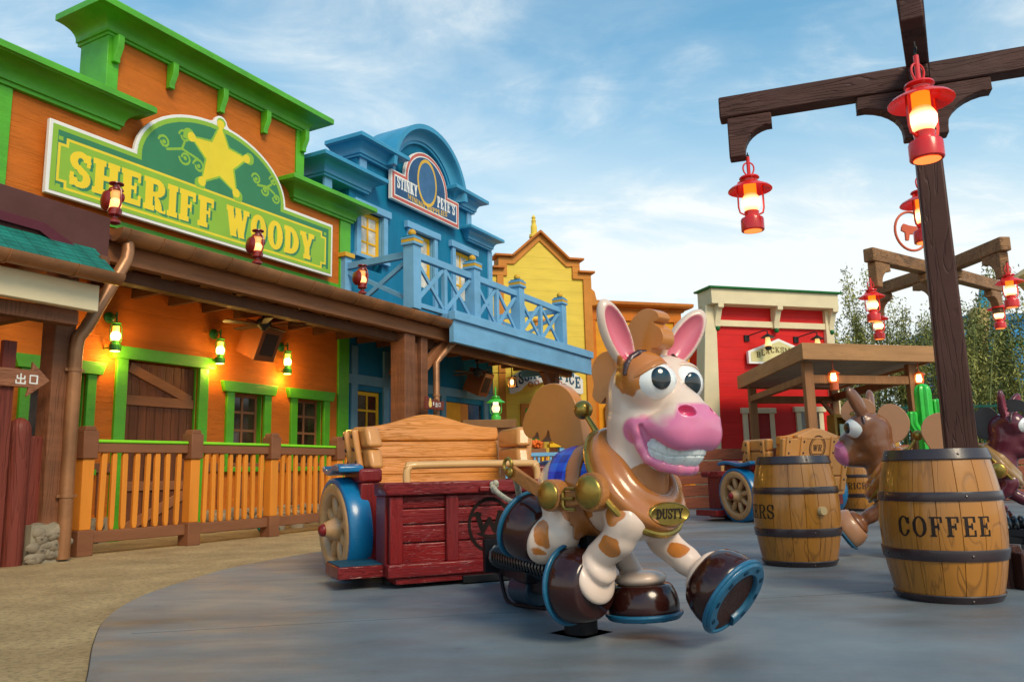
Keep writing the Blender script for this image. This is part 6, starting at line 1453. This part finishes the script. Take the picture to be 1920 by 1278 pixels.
# ---- other carousel horses
HB=make_horse('brown carousel horse with tan mane facing left behind the coffee barrel',(3.38,6.62,0),R(155),(.20,.070,.026),(.45,.2,.08),mat('hair_light_tan',(.46,.215,.10),.4,.06,3,bump=.1,coat=.2),mat('hoof_tan',(.42,.20,.10),.35,.1,4,bump=.05,coat=.4),COLLAR,h=.011,smile=False,patches=False,plate=False,group='carousel horses',blanket=False,earc=(.25,.06,.06))
HB.scale=(.94,)*3
for ch in HB.children:
    if ch.name.startswith('tail'): ch.location.x=.10
for_=0
HP=make_horse('dark purple carousel horse with black mane at the right edge',(4.85,8.77,0),R(-32),(.115,.012,.024),(.1,.02,.02),mat('hair_black',(.010,.006,.008),.35,.1,3,bump=.1,coat=.2),HOOF,mat('collar_dark',(.30,.16,.05),.35,.1,5,bump=.08,coat=.4),h=.012,smile=False,patches=False,plate=False,group='carousel horses',blanket=False,earc=(.35,.06,.10))
HD=make_horse('smiling cream carousel horse with tan patches, pink muzzle and brass name plate',(.29,3.88,0),math.atan2(-.719,.695),(.72,.54,.43),(.48,.16,.030),HAIR,HOOF,COLLAR,h=.006,smile=True,patches=True,plate=True,group='carousel horses')
# ================================================================ draw-bar between cart and horse
AR=thing('draw_bar','black steel draw-bar with coil spring linking the cart to the horse pole','draw bar',(.29,3.88,0),0)
def WA(x,y,z): return (x-.29,y-3.88,z)
h=MB(); h.beam(WA(-.12,5.55,.13),WA(.12,4.35,.20),.16,.055); h.beam(WA(.10,4.5,.16),WA(.29,3.95,.20),.10,.10); h.build('bar',BLK,AR,bevel=.008)
P=[]; a=Vector(WA(-.12,5.10,.245)); b_=Vector(WA(.22,4.05,.27)); d=(b_-a); L_=d.length; d.normalize(); u=d.orthogonal().normalized(); w=d.cross(u); nt_=22
for i in range(nt_*10): t=i/(nt_*10-1); an=2*PI*nt_*t; P.append(a+d*L_*t+(u*math.cos(an)+w*math.sin(an))*.062)
h=MB(); h.tube(P,.012,6); h.build('coil_spring',mat('spring_black',(.006,.006,.008),.22,coat=.5),AR); h=MB(); h.tube([a-d*.03,b_],.035,12); h.beam(a-d*.05,a-d*.0,.16,.20); h.build('spring_core',BLK,AR)
h=MB(); h.tube([WA(.02,4.72,.10),WA(.12,4.45,.12)],.085,20); h.build('roller',mat('blue_black_rubber',(.012,.03,.05),.35),AR,bevel=.01)
h=MB(); 
for q in ((0.0,5.0,.20),(.03,4.93,.20),(.12,4.42,.235),(.16,4.36,.235)): h.lathe([(.022,0),(.022,.02),(.012,.022),(.012,.05),(.003,.052)],8,Matrix.Translation(WA(*q)))
h.build('bolt',mat('zinc_bolt',(.5,.5,.48),.3,metal=.9),AR)
h=MB(); h.tube(crom([WA(-.10,5.0,.14),WA(-.06,4.8,.02),WA(.04,4.55,.03),WA(.20,4.3,.05),WA(.27,4.1,.10)],6),.012,8); h.build('hose',BLK,AR)
dup(AR,(3.38,6.62,0),R(-129),'black steel draw-bar with coil spring right of the coffee barrel','draw bars with coil springs')
RO=thing('tow_rope','pale braided rope knotted on the red cart front beside the raised hoof','rope',(-.19,5.6,.6),0)
def WR(x,y,z): return (x+.19,y-5.6,z-.6)
h=MB(); pr=crom([WR(-.15,5.62,.655),WR(-.12,5.45,.62),WR(-.03,5.15,.57),WR(.02,4.6,.60),WR(.0,4.2,.74)],10); h.tube(pr,.017,10)
for i in range(0,len(pr)-1): 
    p0=Vector(pr[i]); 
h.build('rope',mat('braided_rope',(.50,.45,.33),.8,.25,40,bump=1.,bscale=160),RO)
h=MB()
for k in range(7): h.ball(Vector(WR(-.15+random.uniform(-.025,.025),5.60+random.uniform(-.02,.02),.655+random.uniform(-.03,.03))),.022,10)
h.build('knot',MATS['braided_rope'],RO)
# ================================================================ bamboo, tube coaster and blue hall in the distance
BAMS=mat('bamboo_stem',(.26,.30,.10),.5,.25,6,bump=.2); LF1=mat('bamboo_leaf_light',(.34,.33,.09),.6,.35,1.5,bump=0); LF2=mat('bamboo_leaf_dark',(.12,.14,.04),.6,.35,1.5,bump=0)
def bamboo(x,y,H,i):
    t=thing('bamboo','feathery olive green bamboo clump in the grove behind the kiosk','bamboo',(x,y,0),0,'bamboo clumps behind the kiosk')
    rs=np.random.RandomState(100+i); s=MB(); nodes=[]
    for k in range(7):
        bx,by=rs.uniform(-.45,.45),rs.uniform(-.35,.35); lx,ly=rs.uniform(-.5,.5),rs.uniform(-.4,.4); h_=H*rs.uniform(.72,1.02); pts=[]
        for q in range(8): u=q/7; pts.append((bx+lx*u*u,by+ly*u*u,h_*u*(1-.04*u)))
        s.tube(pts,[.034*(1-.8*q/7) for q in range(8)],6); nodes.append(pts)
    s.build('stems',BAMS,t)
    V=[];Fc=[];mi=[]
    N_=5600
    for k in range(N_):
        P=nodes[rs.randint(7)]; u=rs.beta(2.3,1.25); f=u*7; a=int(min(6,f)); p=np.array(P[a])*(1-(f-a))+np.array(P[a+1])*(f-a)
        wd=.62*(1-u)**.5*.75+.05; p=p+rs.normal(size=3)*np.array((wd*.55,wd*.55,.16))
        if p[2]<.3: continue
        d=rs.normal(size=3); d[2]-=.5; d/=np.linalg.norm(d); L1=rs.uniform(.07,.14); w=np.cross(d,rs.normal(size=3)); w/=np.linalg.norm(w)+1e-6; w*=L1*.14
        n=len(V); V+=[tuple(p),tuple(p+d*L1*.45+w),tuple(p+d*L1),tuple(p+d*L1*.45-w)]; Fc.append((n,n+1,n+2,n+3)); mi.append(int(rs.rand()<.45+.25*math.sin(p[2]*3+i)))
    me=bpy.data.meshes.new('foliage'); me.from_pydata(V,[],Fc); me.materials.append(LF1); me.materials.append(LF2)
    me.polygons.foreach_set('material_index',mi); o=bpy.data.objects.new('foliage',me); COL.objects.link(o); o.parent=t
labs={}
k=0
for row,(y,n,x0,x1) in enumerate(((20.5,11,8.3,17.5),(22.5,10,8.0,18.5),(18.6,6,10.6,16.5))):
    for i in range(n):
        x=x0+(x1-x0)*i/(n-1)+random.uniform(-.3,.3); bamboo(x,y+random.uniform(-.4,.4),random.uniform(4.4,6.1) if x<13 else (random.uniform(3.5,4.6) if x<14 else random.uniform(2.8,3.8)),k); k+=1
fc=MB(); 
FN=thing('iron_fence','dark green vertical bar fence running in front of the bamboo','fence',(11.5,17.2,0),0)
h=MB(); h.box(-3.4,3.6,-.02,.02,1.9,1.95); h.box(-3.4,3.6,-.02,.02,.15,.2); h.build('rail',mat('dark_green_iron',(.005,.07,.05),.4),FN)
for i in range(45): h=MB(); h.tube([(-3.4+i*.16,0,0),(-3.4+i*.16,0,2.0)],.014,6); h.build('bar',MATS['dark_green_iron'],FN)
BH=thing('blue_hall','large plain blue hall far behind the bamboo at the right edge','building',(28.6,36,0),R(-8))
h=MB(); h.box(-7.5,12,0,8,0,7.2); h.build('wall',mat('hall_blue',(.05,.30,.62),.6,.2,.4),BH); 
h=MB(); h.box(-7.7,12.2,-.2,8.2,7.2,7.5); h.build('parapet',mat('hall_blue_cap',(.04,.22,.48),.6),BH)
h=MB()
for i in range(5): h.box(-6.5+i*2.6,-5.2+i*2.6,-.08,0,2.6,4.0)
h.build('window',GLSD,BH)
TB=thing('tube_coaster','tan and blue tube structure rising above the bamboo','coaster',(16.1,26.0,.2),0)
TAN=mat('bamboo_tube_tan',(.50,.34,.13),.5,.15,2,bump=.2); CY=mat('tube_cyan',(.03,.35,.55),.4)
h=MB(); h.lathe([(.32,-.02),(.33,.02),(.30,.06),(.29,1.4),(.33,1.46),(.32,1.5),(.24,1.5),(.22,1.3)],20,Matrix.Translation((.9,0,6.7))@Matrix.Rotation(R(-38),4,'Y')@Matrix.Rotation(R(180),4,'Y'),0); h.build('upper_tube',TAN,TB,ang=50)
h=MB(); h.tube([(-.55,0,5.4),(-.28,0,6.5)],.17,14); h.build('joint',CY,TB)
h=MB(); h.tube([(-1.0,0,3.6),(-.85,0,4.3),(-.60,0,5.5)],[.36,.34,.30],18); h.build('lower_tube',TAN,TB); h=MB(); h.tube([(-1.0,0,0),(-1.0,0,3.6)],.2,12); h.build('mast',CY,TB)
h=MB(); h.tube(crom([(-9,2,2.6),(-6,1,3.3),(-3,.5,3.9),(0,0,4.3),(3,0,4.6),(6,0,4.4)],6),.12,8); h.build('track',mat('track_teal',(.01,.25,.25),.4),TB)
for i,(x,y,z,c) in enumerate(((14.2,24,1.0,(.75,.10,.25)),(16.8,24.5,1.2,(.8,.45,.02)),(15.4,23.8,.6,(.7,.3,.12)),(18.3,24.6,.9,(.05,.55,.08)))):
    h=MB(); h.lathe([(.28,0),(.34,.3),(.22,z),(.26,z+.5),(.20,z+1.4),(.28,z+1.7),(.10,z+2.0),(.01,z+2.05)],16); m_=mat('totem_%d'%i,c,.45); o=h.build('toy_column',m_); o.location=(x,y,0); tag(o,['magenta','yellow','terracotta','lime green'][i]+' round toy column beyond the bamboo','column','coloured toy columns beyond the bamboo')
GP=thing('green_park_lantern','green lantern hanging from a dark beam at the right edge beyond the bamboo','lantern',(13.3,19.6,2.75),0)
lantern_parts(GP,body=MATS['bright_green_paint'],glass=HOT,up=MATS['warm_white_glass']); GP.scale=(1.6,)*3
h=MB(); h.box(-.3,3,-.1,.1,.42,.62); h.box(1.2,1.4,-.1,.1,-1.7,.42); h.build('beam',PWD,GP)
# wood block and rope at the right edge
h=MB(); h.prism([(-.10,0),(.10,0),(.10,.07),(.04,.21),(-.10,.21)],-.14,.14,'y'); o=h.build('wheel_chock',PWD,bevel=.01); o.location=(3.02,4.92,.012); tag(o,'dark carved wooden block on the pad right of the coffee barrel','block')
